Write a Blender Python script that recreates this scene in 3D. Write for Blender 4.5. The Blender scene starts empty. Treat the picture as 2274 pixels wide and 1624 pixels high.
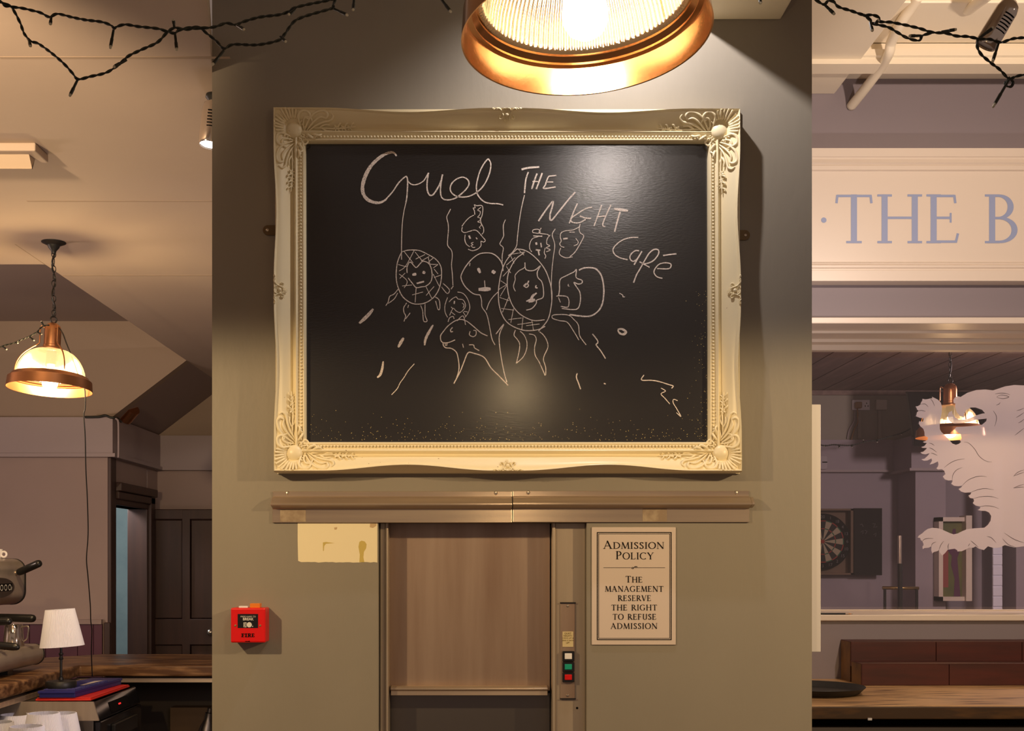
import bpy, bmesh, math, random
from mathutils import Vector, Matrix, Euler
random.seed(7)
S = bpy.context.scene
COL = S.collection
PI = math.pi
# ---------------------------------------------------------------- camera
F, PX, PY, EYE = 2600.0, 1060.0, 1240.0, 1.65      # focal length and principal point in photo pixels, eye height in metres
cam_data = bpy.data.cameras.new('camera')
cam = bpy.data.objects.new('camera', cam_data); COL.objects.link(cam)
cam.location = (0, 0, EYE); cam.rotation_euler = (PI/2, 0, 0)
cam_data.sensor_fit = 'HORIZONTAL'; cam_data.sensor_width = 36.0
cam_data.lens = 36.0*F/2274
cam_data.shift_x = (1137-PX)/2274; cam_data.shift_y = (PY-812)/2274
cam_data.clip_start = 0.05; cam_data.clip_end = 60
S.camera = cam
# ---------------------------------------------------------------- world, exposure, lamps
w = bpy.data.worlds.new('world'); S.world = w; w.use_nodes = True
w.node_tree.nodes['Background'].inputs[0].default_value = (1.0, 0.72, 0.58, 1)
w.node_tree.nodes['Background'].inputs[1].default_value = 0.19
S.view_settings.view_transform = 'Standard'; S.view_settings.look = 'None'
S.view_settings.exposure = 0.0; S.view_settings.gamma = 1.0; S.view_settings.use_curve_mapping = False
S.cycles.max_bounces = 8; S.cycles.transparent_max_bounces = 12
S.cycles.sample_clamp_indirect = 4.0
WARM = (1.0, 0.70, 0.36)
def lamp(kind, name, loc, power, col=WARM, size=0.03, aim=None, angle=180, blend=0.15):
    d = bpy.data.lights.new(name, kind); d.energy = power; d.color = col
    d.shadow_soft_size = size
    o = bpy.data.objects.new(name, d); COL.objects.link(o); o.location = loc
    if kind == 'SPOT':
        d.spot_size = math.radians(angle); d.spot_blend = blend
        o.rotation_euler = (Vector(aim)-Vector(loc)).to_track_quat('-Z', 'Y').to_euler()
    return o
# the room's other lamps: two pendants of the same row just out of frame, the ceiling spots, and added fill lights
lamp('SPOT', 'pendant_light', (-1.36, 1.48, 2.335), 78, WARM, .03, (-1.36, 1.48, 0), 176, .12)
lamp('SPOT', 'pendant_light', (1.75, 1.48, 2.335), 84, WARM, .03, (1.75, 1.48, 0), 176, .12)
lamp('SPOT', 'spot_or_fill_light', (0.36, 2.62, 3.13), 24, (1.0, .90, .85), .012, (0.55, 3.0, 2.35), 150, .5)
lamp('SPOT', 'spot_or_fill_light', (1.9, 2.7, 3.1), 105, (1.0, .78, .63), .03, (1.8, 4.9, 2.8), 120, .8)
lamp('SPOT', 'spot_or_fill_light', (-.69, 3.02, 2.50), 14, (1.0, .82, .72), .02, (-1.9, 6.2, 1.2), 100, .8)
lamp('SPOT', 'spot_or_fill_light', (1.06, 3.9, 2.25), 22, (1.0, .84, .80), .03, (2.3, 4.9, 2.95), 112, .6)  # added uplight hidden behind the pillar, replaces bounce light under the window soffit
lamp('POINT', 'hall_fill_light', (-3.6, 4.6, 1.9), 60, (1.0, .72, .60), .15)  # unseen fills, this and the next, raising the hall's ambient light
lamp('POINT', 'hall_fill_light', (-.95, 4.4, 1.3), 10, (1.0, .80, .76), .15)
lamp('SPOT', 'ceiling_wash_fill', (-1.7, 1.4, 2.38), 270, (1.0, .70, .42), .05, (-1.55, 3.0, 2.95), 62, .7)  # added uplight brightening the left ceiling, aimed clear of the pillar
lamp('SPOT', 'spot_or_fill_light', (.505, 1.25, 3.18), 11, (1.0, .88, .80), .05, (.58, 2.94, 2.5), 38, .9)
lamp('POINT', 'back_room_fill', (3.7, 6.4, 2.55), 95, (1.0, .80, .76), .1)  # added unseen fill, brightens the far walls behind the glass
lamp('POINT', 'passage_light', (-2.7, 7.8, 2.2), 40, (.95, .98, 1.0), .1)

# ---------------------------------------------------------------- helpers
def at(px, py, Y):
    return Vector(((px-PX)*Y/F, Y, EYE-(py-PY)*Y/F))
def ax(px, Y): return (px-PX)*Y/F
def az(py, Y): return EYE-(py-PY)*Y/F

class M:
    def __init__(s): s.v = []; s.f = []
    def add(s, vs, fs):
        n = len(s.v); s.v += [tuple(v) for v in vs]; s.f += [tuple(i+n for i in f) for f in fs]; return s
    def box(s, x0, x1, y0, y1, z0, z1):
        x0, x1 = min(x0, x1), max(x0, x1); y0, y1 = min(y0, y1), max(y0, y1); z0, z1 = min(z0, z1), max(z0, z1)
        return s.add([(x0,y0,z0),(x1,y0,z0),(x1,y1,z0),(x0,y1,z0),(x0,y0,z1),(x1,y0,z1),(x1,y1,z1),(x0,y1,z1)],
                     [(0,3,2,1),(4,5,6,7),(0,1,5,4),(1,2,6,5),(2,3,7,6),(3,0,4,7)])
    def prism(s, pts, vec):                       # polygon extruded along vec
        n = len(pts); vec = Vector(vec)
        a = [Vector(p) for p in pts]; b = [p+vec for p in a]
        return s.add(a+b, [tuple(range(n))[::-1], tuple(range(n, 2*n))]+[(i, (i+1) % n, n+(i+1) % n, n+i) for i in range(n)])
    def tube(s, path, r, seg=8, flat=1.0, cap=True):  # r: number or list
        path = [Vector(p) for p in path]; n = len(path)
        rs = r if isinstance(r, (list, tuple)) else [r]*n
        vs = []; up = None
        for i, p in enumerate(path):
            t = (path[min(i+1, n-1)]-path[max(i-1, 0)])
            t = t.normalized() if t.length > 1e-9 else Vector((0, 0, 1))
            if up is None:
                up = Vector((0, 1, 0)) if abs(t.y) < .9 else Vector((1, 0, 0))
            a = (up-t*up.dot(t))
            a = a.normalized() if a.length > 1e-6 else t.orthogonal().normalized()
            up = a; b = t.cross(a)
            for k in range(seg):
                q = 2*PI*k/seg
                vs.append(p+a*math.cos(q)*rs[i]*flat+b*math.sin(q)*rs[i])
        fs = [(i*seg+k, i*seg+(k+1) % seg, (i+1)*seg+(k+1) % seg, (i+1)*seg+k) for i in range(n-1) for k in range(seg)]
        if cap: fs += [tuple(range(seg))[::-1], tuple(range((n-1)*seg, n*seg))]
        return s.add(vs, fs)
    def lathe(s, prof, seg=32, mat=None, close=False, rib=None):   # prof: (r, z) list; axis z
        mat = mat or Matrix.Identity(4); vs = []; n = len(prof)
        for j, (r, z) in enumerate(prof):
            for k in range(seg):
                q = 2*PI*k/seg; rr = r
                if rib and r > 1e-6: rr = r+rib(j, k)
                vs.append(mat @ Vector((rr*math.cos(q), rr*math.sin(q), z)))
        fs = []
        for j in range(n if close else n-1):
            j2 = (j+1) % n
            for k in range(seg):
                k2 = (k+1) % seg
                fs.append((j*seg+k, j*seg+k2, j2*seg+k2, j2*seg+k))
        return s.add(vs, fs)
    def ball(s, c, r, seg=12, rings=8, scale=(1, 1, 1), rot=None):
        vs = []; c = Vector(c)
        for j in range(rings+1):
            th = PI*j/rings
            for k in range(seg):
                q = 2*PI*k/seg
                v = Vector((r*math.sin(th)*math.cos(q)*scale[0], r*math.sin(th)*math.sin(q)*scale[1], r*math.cos(th)*scale[2]))
                if rot: v = rot @ v
                vs.append(c+v)
        return s.add(vs, [(j*seg+k, (j+1)*seg+k, (j+1)*seg+(k+1) % seg, j*seg+(k+1) % seg) for j in range(rings) for k in range(seg)])
    def torus(s, mat, R, r, seg=24, tseg=8, sx=1.0):
        vs = []
        for i in range(seg):
            q = 2*PI*i/seg
            for k in range(tseg):
                t = 2*PI*k/tseg
                vs.append(mat @ Vector(((R+r*math.cos(t))*math.cos(q)*sx, (R+r*math.cos(t))*math.sin(q), r*math.sin(t))))
        return s.add(vs, [(i*tseg+k, ((i+1) % seg)*tseg+k, ((i+1) % seg)*tseg+(k+1) % tseg, i*tseg+(k+1) % tseg) for i in range(seg) for k in range(tseg)])
    def build(s, name, m, parent=None, smooth=False, bev=0, bseg=2, kind=None, auto=None):
        me = bpy.data.meshes.new(name); me.from_pydata(s.v, [], s.f); me.update()
        bm = bmesh.new(); bm.from_mesh(me)
        bmesh.ops.remove_doubles(bm, verts=bm.verts, dist=1e-6)
        bmesh.ops.recalc_face_normals(bm, faces=bm.faces)
        bm.to_mesh(me); bm.free()
        if smooth or auto:
            me.polygons.foreach_set('use_smooth', [True]*len(me.polygons))
            if auto: me.set_sharp_from_angle(angle=math.radians(auto))
        me.materials.append(m)
        o = bpy.data.objects.new(name, me); COL.objects.link(o)
        if parent:
            o.parent = parent
            if parent.type == 'EMPTY' and not parent.get('_local'): o.location = -parent.location
        if bev:
            b = o.modifiers.new('bevel', 'BEVEL'); b.width = bev; b.segments = bseg; b.limit_method = 'ANGLE'; b.angle_limit = math.radians(35)
        if kind: o['kind'] = kind
        return o
def tag(o, label, cat, group=None):
    o['label'] = label; o['category'] = cat
    if group: o['group'] = group
    return o
def thing(name, label, cat, loc, group=None, local=False):
    o = bpy.data.objects.new(name, None); COL.objects.link(o); o.location = loc; o.empty_display_size = .05
    if local: o['_local'] = 1
    return tag(o, label, cat, group)
def copy_tree(o, parent=None):
    c = o.copy(); COL.objects.link(c); c.parent = parent
    for ch in list(o.children): copy_tree(ch, c)
    return c
def struct(name, mb, m, **k): return mb.build(name, m, kind='structure', **k)

# ---------------------------------------------------------------- materials
def srgb(r, g, b):
    f = lambda c: (c/255/12.92) if c/255 <= .04045 else ((c/255+.055)/1.055)**2.4
    return (f(r), f(g), f(b))
def mat(name, col, rough=.6, metal=0, var=None, bump=None, spec=None, stretch=(1, 1, 1), emit=None, coat=0, spots=None):
    m = bpy.data.materials.new(name); m.use_nodes = True
    nt = m.node_tree; N = nt.nodes; L = nt.links; P = N['Principled BSDF']
    P.inputs['Base Color'].default_value = (*col, 1); P.inputs['Roughness'].default_value = rough; P.inputs['Metallic'].default_value = metal
    if spec is not None: P.inputs['Specular IOR Level'].default_value = spec
    if coat: P.inputs['Coat Weight'].default_value = coat
    if emit: P.inputs['Emission Color'].default_value = (*emit[0], 1); P.inputs['Emission Strength'].default_value = emit[1]
    tc = mp = None
    if var or bump or spots:
        tc = N.new('ShaderNodeTexCoord'); mp = N.new('ShaderNodeMapping'); mp.inputs['Scale'].default_value = stretch
        L.new(tc.outputs['Object'], mp.inputs['Vector'])
    last = None
    if var:                                       # var = (scale, second colour, low, high)
        n = N.new('ShaderNodeTexNoise'); n.inputs['Scale'].default_value = var[0]; n.inputs['Detail'].default_value = 6
        r = N.new('ShaderNodeMapRange'); r.inputs['From Min'].default_value = var[2]; r.inputs['From Max'].default_value = var[3]
        x = N.new('ShaderNodeMix'); x.data_type = 'RGBA'
        x.inputs['A'].default_value = (*col, 1); x.inputs['B'].default_value = (*var[1], 1)
        L.new(mp.outputs[0], n.inputs['Vector']); L.new(n.outputs[0], r.inputs[0]); L.new(r.outputs[0], x.inputs['Factor'])
        last = x.outputs['Result']; L.new(last, P.inputs['Base Color'])
    if spots:                                     # spots = (scale, colour, threshold)
        n = N.new('ShaderNodeTexNoise'); n.inputs['Scale'].default_value = spots[0]; n.inputs['Detail'].default_value = 3
        r = N.new('ShaderNodeMapRange'); r.inputs['From Min'].default_value = spots[2]; r.inputs['From Max'].default_value = spots[2]+.03
        x = N.new('ShaderNodeMix'); x.data_type = 'RGBA'
        x.inputs['A'].default_value = (*col, 1); x.inputs['B'].default_value = (*spots[1], 1)
        if last: L.new(last, x.inputs['A'])
        L.new(tc.outputs['Object'], n.inputs['Vector']); L.new(n.outputs[0], r.inputs[0]); L.new(r.outputs[0], x.inputs['Factor'])
        L.new(x.outputs['Result'], P.inputs['Base Color'])
    if bump:                                      # bump = (scale, strength, distance)
        n = N.new('ShaderNodeTexNoise'); n.inputs['Scale'].default_value = bump[0]; n.inputs['Detail'].default_value = 5
        b = N.new('ShaderNodeBump'); b.inputs['Strength'].default_value = bump[1]; b.inputs['Distance'].default_value = bump[2]
        L.new(mp.outputs[0], n.inputs['Vector']); L.new(n.outputs[0], b.inputs['Height']); L.new(b.outputs[0], P.inputs['Normal'])
    return m
def shader_mix(name, parts):                      # parts: list of (factor-weight, node type, colour, rough)
    m = bpy.data.materials.new(name); m.use_nodes = True
    nt = m.node_tree; N = nt.nodes; L = nt.links; N.remove(N['Principled BSDF']); out = N['Material Output']
    acc = None; tot = 0
    for wgt, typ, col, rough in parts:
        n = N.new(typ); n.inputs['Color'].default_value = (*col, 1)
        if 'Roughness' in n.inputs: n.inputs['Roughness'].default_value = rough
        if acc is None: acc = n.outputs[0]; tot = wgt
        else:
            x = N.new('ShaderNodeMixShader'); tot += wgt; x.inputs[0].default_value = wgt/tot
            L.new(acc, x.inputs[1]); L.new(n.outputs[0], x.inputs[2]); acc = x.outputs[0]
    L.new(acc, out.inputs[0]); return m

m_pillar = mat('pillar_paint', (.285, .258, .215), .5, var=(3, (.26, .235, .195), .35, .7), bump=(60, .12, .004), stretch=(1, 1, .35), spec=.35)
m_hall = mat('hall_wall_paint', (.40, .31, .275), .7, var=(2, (.37, .285, .25), .3, .7))
m_band = mat('hall_band_paint', (.40, .34, .34), .7)
m_ceil = mat('ceiling_paint', (.56, .46, .37), .75, var=(1.2, (.52, .42, .34), .3, .7), bump=(25, .05, .01))
m_seam = mat('ceiling_seam', (.42, .33, .25), .9)
m_recess = mat('recess_shade_paint', (.33, .265, .235), .8)  # darker version of the ceiling colour, the recess shade is put into it
m_gable = mat('gable_paint', (.36, .28, .21), .8)
m_cream = mat('cream_gloss_paint', (.86, .76, .58), .4, bump=(40, .06, .004))
m_ivory = mat('ivory_trim_paint', (.76, .66, .55), .35)
m_whiteboard = mat('white_trim_paint', (.82, .80, .84), .4)
m_sensor = mat('sensor_plastic', (.42, .38, .40), .7)
m_lav = mat('lavender_wall_paint', (.25, .21, .225), .55, bump=(30, .08, .004))
m_back = mat('back_room_paint', (.36, .31, .34), .7)
m_backup = mat('back_room_upper_paint', (.34, .31, .25), .8)
m_dado = mat('plum_dado_paint', (.095, .022, .045), .5)
m_darkwood = mat('dark_door_wood', (.060, .026, .018), .45, var=(6, (.036, .017, .013), .3, .7), stretch=(3, 3, .3))
m_counter = mat('worn_counter_wood', (.10, .045, .018), .36, var=(7, (.36, .20, .09), .44, .70), bump=(20, .1, .003), stretch=(.8, 3.2, 6))
m_counter2 = mat('worn_oak_counter', (.58, .36, .17), .38, var=(7, (.10, .05, .03), .50, .66), bump=(20, .1, .003), stretch=(.7, 6, 6))
m_edgewood = mat('dark_edge_wood', (.060, .030, .012), .5, var=(8, (.20, .09, .02), .5, .85), stretch=(.8, 4, 4))
m_mahog = mat('mahogany', (.085, .016, .010), .5, var=(6, (.045, .011, .008), .3, .7), stretch=(.6, 5, 5))
m_endgrain = mat('end_grain', (.16, .075, .018), .55, var=(10, (.05, .022, .008), .4, .7))
m_plank = mat('dark_ceiling_plank', (.21, .135, .11), .6, var=(5, (.28, .185, .15), .45, .7), stretch=(4, .4, 4))
m_copper = mat('copper', (.74, .45, .25), .15, 1, var=(6, (.68, .38, .20), .4, .7))
m_copper_old = mat('aged_copper', (.62, .30, .14), .3, 1)
m_brass = mat('brass', (.75, .55, .22), .25, 1)
m_steel = mat('brushed_steel', (.50, .42, .33), .40, .55, var=(4, (.43, .35, .27), .35, .7), bump=(120, .06, .002), stretch=(9, 9, .4))
m_steelh = mat('brushed_steel_rail', (.66, .54, .42), .30, .68, var=(4, (.48, .38, .32), .35, .7), bump=(120, .05, .002), stretch=(.4, 9, 9))
m_steeldoor = mat('smeared_steel', (.46, .345, .275), .42, .7, var=(3, (.34, .235, .18), .35, .68), bump=(150, .06, .002), stretch=(6, 6, .5))
m_steeldark = mat('dark_steel', (.20, .18, .165), .40, 1, bump=(120, .05, .002), stretch=(9, 9, .4))
m_chrome = mat('chrome', (.74, .67, .61), .14, .9)
m_machine = mat('machine_steel', (.50, .44, .38), .30, .55, var=(5, (.40, .34, .30), .4, .7))
m_black = mat('black_plastic', (.012, .012, .012), .3)
m_satin = mat('black_satin_metal', (.012, .012, .012), .45)
m_wire = mat('fairy_wire_green_black', (.012, .015, .010), .4)
m_led = mat('clear_led', (.55, .52, .42), .1, 0, spec=1.0)
m_frame = mat('ivory_frame_paint', (.89, .79, .54), .36, spots=(90, (.30, .17, .06), .74), bump=(35, .05, .003))
m_white = mat('white_shade', (.78, .79, .90), .6)
m_china = mat('white_china', (.82, .80, .82), .15)
m_red = mat('call_point_red', (.72, .006, .006), .28)
m_ink = mat('black_ink', (.006, .005, .005), .9, spec=.1)
m_paper = mat('sign_board', (.66, .56, .50), .5)
m_bare = mat('bare_cream_patch', (.88, .79, .54), .6, var=(9, (.66, .52, .22), .60, .75))
m_note = mat('yellowed_note', (.62, .52, .30), .7)
m_blue = mat('blue_plastic', (.020, .020, .16), .4)
m_redp = mat('red_plastic', (.62, .028, .018), .4)
m_gblack = mat('glossy_black_panel', (.012, .011, .012), .12)
m_sky = mat('sign_blue_paint', (.30, .36, .56), .5)
m_turq = mat('turquoise_wall', (.26, .36, .37), .8, var=(4, (.19, .28, .30), .4, .7))
m_amber = mat('amber_plastic', (.75, .22, .02), .3)
m_tray = mat('black_rubber_tray', (.018, .018, .019), .55)
m_residue = mat('tape_residue', (.42, .33, .23), .7, var=(40, (.30, .22, .15), .4, .6))
m_nickel = mat('screw_metal', (.62, .55, .46), .3, 1)
m_plug = mat('brown_plug', (.32, .17, .05), .4)
m_floor = mat('floor_boards', (.10, .065, .045), .5)
m_etchline = mat('clear_cut_line', (.09, .07, .07), .3)
def glow(name, col, strength):                    # clear glass bulb: glows and lets its own lamp's light out
    m = bpy.data.materials.new(name); m.use_nodes = True; N = m.node_tree.nodes; L = m.node_tree.links
    N.remove(N['Principled BSDF']); e = N.new('ShaderNodeEmission'); t = N.new('ShaderNodeBsdfTransparent'); a = N.new('ShaderNodeAddShader')
    e.inputs[0].default_value = (*col, 1); e.inputs[1].default_value = strength
    L.new(e.outputs[0], a.inputs[0]); L.new(t.outputs[0], a.inputs[1]); L.new(a.outputs[0], N['Material Output'].inputs[0]); return m
m_bulb = glow('lit_bulb', (1.0, .86, .62), 14)
m_bulb_far = glow('lit_bulb_far', (1.0, .80, .50), 12)
m_spotlens = mat('lit_spot_lens', (1, 1, 1), .3, emit=((1.0, .92, .85), 25))
m_ledred = mat('red_led', (.8, .02, .02), .3, emit=((1.0, .02, .02), 1.2))
m_domeglass = shader_mix('ribbed_glass', [(.38, 'ShaderNodeBsdfTransparent', (.95, .92, .84), 0), (.012, 'ShaderNodeBsdfTranslucent', (.95, .88, .70), 0),
                                          (.010, 'ShaderNodeBsdfDiffuse', (.85, .80, .68), 0), (.59, 'ShaderNodeBsdfGlossy', (.70, .62, .47), .10)])
m_domefar = shader_mix('ribbed_glass_far', [(.34, 'ShaderNodeBsdfTransparent', (.95, .92, .84), 0), (.024, 'ShaderNodeBsdfTranslucent', (.95, .88, .66), 0), (.014, 'ShaderNodeBsdfDiffuse', (.85, .80, .64), 0), (.55, 'ShaderNodeBsdfGlossy', (.92, .85, .70), .15)])
m_pane = shader_mix('window_glass', [(.93, 'ShaderNodeBsdfTransparent', (.93, .90, .91), 0), (.07, 'ShaderNodeBsdfGlossy', (1, 1, 1), .015)])
m_frost = shader_mix('etched_glass', [(.05, 'ShaderNodeBsdfTransparent', (1, 1, 1), 0), (.20, 'ShaderNodeBsdfTranslucent', (.84, .76, .78), 0), (.64, 'ShaderNodeBsdfDiffuse', (.63, .57, .61), 0)])
def aniso(m, vec, a):
    P = m.node_tree.nodes['Principled BSDF']; c = m.node_tree.nodes.new('ShaderNodeCombineXYZ')
    for i in range(3): c.inputs[i].default_value = vec[i]
    P.inputs['Anisotropic'].default_value = a; m.node_tree.links.new(c.outputs[0], P.inputs['Tangent'])
aniso(m_steelh, (0, 0, 1), .85)
# chalk: rough-edged strokes
m_chalk = bpy.data.materials.new('chalk'); m_chalk.use_nodes = True
_n = m_chalk.node_tree; _p = _n.nodes['Principled BSDF']; _p.inputs['Base Color'].default_value = (.90, .79, .71, 1); _p.inputs['Roughness'].default_value = .9
_t = _n.nodes.new('ShaderNodeTexCoord'); _z = _n.nodes.new('ShaderNodeTexNoise'); _z.inputs['Scale'].default_value = 780; _z.inputs['Detail'].default_value = 3
_r = _n.nodes.new('ShaderNodeMapRange'); _r.inputs['From Min'].default_value = .34; _r.inputs['From Max'].default_value = .46
_n.links.new(_t.outputs['Object'], _z.inputs['Vector']); _n.links.new(_z.outputs[0], _r.inputs[0]); _n.links.new(_r.outputs[0], _p.inputs['Alpha'])
# blackboard: brushed black paint with a little chalk grit towards the bottom edge
m_board = mat('blackboard_paint', (.011, .010, .010), .22, var=(2.2, (.018, .016, .015), .4, .75), bump=(190, .10, .0015), stretch=(.5, 1, 1.3), spec=1.0)

# ---------------------------------------------------------------- lettering
def arc(cx, cy, rx, ry, a0, a1, n=20): return [(cx+rx*math.cos(math.radians(a0+(a1-a0)*i/n)), cy+ry*math.sin(math.radians(a0+(a1-a0)*i/n))) for i in range(n+1)]
TK, TN = .125, .05
def _glyph(c):
    s = []                                        # strokes: (points, widths)
    L = lambda x0, y0, x1, y1, w: s.append(([(x0, y0), (x1, y1)], [w, w]))
    SF = lambda x, y, w: s.append(([(x-w/2, y), (x+w/2, y)], [.045, .045]))
    stem = lambda x, w=TK: (L(x, 0, x, 1, w), SF(x, .02, .30), SF(x, .98, .30))
    def bow(pts, thick=TK, thin=TN, hor=True):    # thickness follows the direction: vertical runs are thick
        ws = []
        for i in range(len(pts)):
            a, b = pts[max(i-1, 0)], pts[min(i+1, len(pts)-1)]
            d = math.hypot(b[0]-a[0], b[1]-a[1]) or 1
            ws.append(thin+(thick-thin)*(abs(b[1]-a[1])/d)**1.5)
        s.append((pts, ws))
    w = .8
    if c == 'A': L(.06, 0, .40, 1.0, TN); L(.37, 1.02, .76, 0, TK); L(.18, .36, .62, .36, TN); SF(.07, .02, .22); SF(.76, .02, .28); w = .86
    elif c == 'B': stem(.13); bow([(.13, .975)]+arc(.26, .745, .25, .23, 90, -90)+[(.13, .515)]); bow([(.13, .515)]+arc(.28, .27, .31, .245, 90, -90)+[(.13, .025)]); w = .68
    elif c == 'C': bow(arc(.46, .5, .42, .49, 50, 312)); L(.74, .98, .74, .76, TN); L(.76, .03, .74, .18, TN*.8); w = .84
    elif c == 'D': stem(.13); bow([(.13, .975)]+arc(.32, .5, .47, .475, 90, -90)+[(.13, .025)]); w = .86
    elif c in 'EF':
        stem(.13); L(.13, .97, .56, .97, TN); L(.13, .52, .48, .52, TN); L(.555, .99, .575, .82, TN); L(.48, .62, .48, .42, TN*.8)
        if c == 'E': L(.13, .03, .60, .03, TN); L(.585, .01, .63, .2, TN)
        w = .66
    elif c == 'G': bow(arc(.46, .5, .42, .49, 50, 300)); L(.74, .98, .74, .76, TN); L(.74, .06, .74, .42, TK); SF(.74, .43, .28); w = .90
    elif c == 'H': stem(.13); stem(.75); L(.13, .52, .75, .52, TN); w = .88
    elif c == 'I': stem(.16); w = .32
    elif c == 'K': stem(.13); L(.16, .5, .66, .98, TN); L(.3, .6, .74, .02, TK); SF(.64, .98, .24); SF(.72, .02, .24); w = .8
    elif c == 'L': stem(.13); L(.13, .03, .56, .03, TN); L(.555, .01, .59, .22, TN); w = .62
    elif c == 'M': L(.08, 0, .17, 1, TN); L(.16, 1, .50, .02, TK); L(.50, .02, .83, 1, TN); L(.83, 1, .92, 0, TK); SF(.08, .02, .22); SF(.92, .02, .28); SF(.13, .98, .16); SF(.87, .98, .16); w = 1.0
    elif c == 'N': L(.12, 0, .12, 1, TN); L(.10, 1, .78, 0, TK); L(.78, 0, .78, 1, TN); SF(.12, .02, .24); SF(.10, .98, .2); SF(.78, .98, .24); w = .88
    elif c == 'O': bow(arc(.46, .5, .41, .49, 0, 360, 40)); w = .92
    elif c == 'P': stem(.13); bow([(.13, .975)]+arc(.26, .72, .27, .255, 90, -90)+[(.13, .465)]); w = .60
    elif c == 'R': stem(.13); bow([(.13, .975)]+arc(.26, .73, .27, .245, 90, -90)+[(.13, .485)]); L(.32, .50, .74, .01, TK); SF(.74, .02, .2); w = .76
    elif c == 'S': bow([(.45, .80), (.40, .92), (.28, .97), (.15, .93), (.09, .80), (.12, .68), (.22, .58), (.36, .46), (.46, .34), (.47, .20), (.40, .07), (.26, .02), (.13, .06), (.06, .20)], .13, .06); L(.455, .98, .455, .78, TN*.8); L(.06, .02, .06, .22, TN*.8); w = .54
    elif c == 'T': L(.38, 0, .38, 1, TK); SF(.38, .02, .32); L(.03, .97, .73, .97, TN); L(.04, .99, .02, .82, TN); L(.72, .99, .74, .82, TN); w = .76
    elif c == 'U': bow([(.14, .98), (.14, .35)]+arc(.40, .30, .26, .28, 180, 360)+[(.66, .35), (.66, .98)], .11, TN); SF(.14, .98, .28); SF(.66, .98, .24); w = .8
    elif c == 'V': L(.06, 1, .40, 0, TK); L(.40, 0, .72, 1, TN); SF(.06, .98, .26); SF(.72, .98, .22); w = .78
    elif c == 'Y': L(.06, 1, .40, .46, TK); L(.40, .46, .72, 1, TN); L(.40, 0, .40, .48, TK); SF(.06, .98, .26); SF(.72, .98, .22); SF(.40, .02, .3); w = .78
    elif c == ' ': w = .42
    return s, w
_rc = [0]
def ribbon(mb, pts, ws, y, to3):
    n = len(pts); vs = []
    _rc[0] = (_rc[0]+1) % 60; y = y-_rc[0]*1.2e-5     # crossing strokes lie one over another
    for i in range(n):
        a, b = pts[max(i-1, 0)], pts[min(i+1, n-1)]
        dx, dy = b[0]-a[0], b[1]-a[1]; d = math.hypot(dx, dy) or 1
        nx, ny = -dy/d*ws[i]/2, dx/d*ws[i]/2
        vs += [to3(pts[i][0]+nx, pts[i][1]+ny, y), to3(pts[i][0]-nx, pts[i][1]-ny, y)]
    mb.add(vs, [(2*i, 2*i+1, 2*i+3, 2*i+2) for i in range(n-1)])
def serif(mb, text, cx, base, cap, Y, small=None, gap=.12, fit=None, weight=1.0):
    """serif capitals centred on photo column cx, baseline row base, cap height in px, on the plane at depth Y; '^' marks a tall capital when small is set"""
    items = []; x = 0
    big = True
    i = 0
    while i < len(text):
        c = text[i]
        h = cap
        if small:
            if c == '^': i += 1; c = text[i]
            else: h = small
        g, wd = _glyph(c); items.append((g, x, h)); x += (wd+gap)*h; i += 1
    x -= gap*h
    sx = (fit/x) if fit else 1
    for k, (g, ox, h) in enumerate(items):
        for pts, ws in g:
            P = [((cx-x*sx/2)+(ox+p[0]*h)*sx, base-p[1]*h) for p in pts]
            ribbon(mb, P, [q*h*weight for q in ws], Y, lambda a, b, y: at(a, b, y))
    return mb
def sans(body, size, px, py, Y, m, name, parent, sx=1.0, bold=0):
    c = bpy.data.curves.new(name, 'FONT'); c.body = body; c.size = size; c.align_x = 'CENTER'; c.align_y = 'CENTER'; c.offset = bold
    t = bpy.data.objects.new('tmp', c); COL.objects.link(t)
    bpy.context.view_layer.update()
    me = bpy.data.meshes.new_from_object(t.evaluated_get(bpy.context.evaluated_depsgraph_get()))
    bpy.data.objects.remove(t)
    o3 = at(px, py, Y)
    mb = M(); mb.add([(o3.x+v.co.x*sx, o3.y, o3.z+v.co.y) for v in me.vertices], [tuple(p.vertices) for p in me.polygons])
    return mb.build(name, m, parent)
def spline(pts, n=6):                             # Catmull-Rom through points of any dimension
    pts = [Vector(p) for p in pts]; out = []
    for i in range(len(pts)-1):
        p0, p1, p2, p3 = pts[max(i-1, 0)], pts[i], pts[i+1], pts[min(i+2, len(pts)-1)]
        for k in range(n):
            t = k/n
            out.append(.5*((2*p1)+(p2-p0)*t+(2*p0-5*p1+4*p2-p3)*t*t+(3*p1-p0-3*p2+p3)*t**3))
    out.append(pts[-1]); return out
# ================================================================ the setting
D = 2.94                                          # depth of the pillar face
struct('floor', M().box(-6, 7, -1, 11, -.05, 0), m_floor)
XL, XR = ax(471, D), ax(1803, D)
OX0, OX1, OZ = ax(840, D), ax(1303, D), az(1161, D)
mb = M()
mb.box(XL, OX0, D, D+.06, 0, 3.6).box(OX1, XR, D, D+.06, 0, 3.6).box(OX0, OX1, D, D+.06, OZ, 3.6)
wc = struct('wall_center', mb, m_pillar)
struct('wall_shaft', M().box(-.50, OX0, D+.06, D+.75, 0, 3.6).box(OX1, .55, D+.06, D+.75, 0, 3.6).box(OX0, OX1, D+.40, D+.75, 0, 3.6), m_pillar)
# left room
Y1, Y2, XR1 = 7.2, 8.28, -2.262
ZB, ZR = az(928, Y1), az(1012, Y1)                # top and bottom of the boxed band
ZC, XE = 2.87, ax(414, 7.22)
struct('wall_left', M().box(-5, XR1, Y1, Y1+.1, 0, ZR), m_hall)
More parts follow.
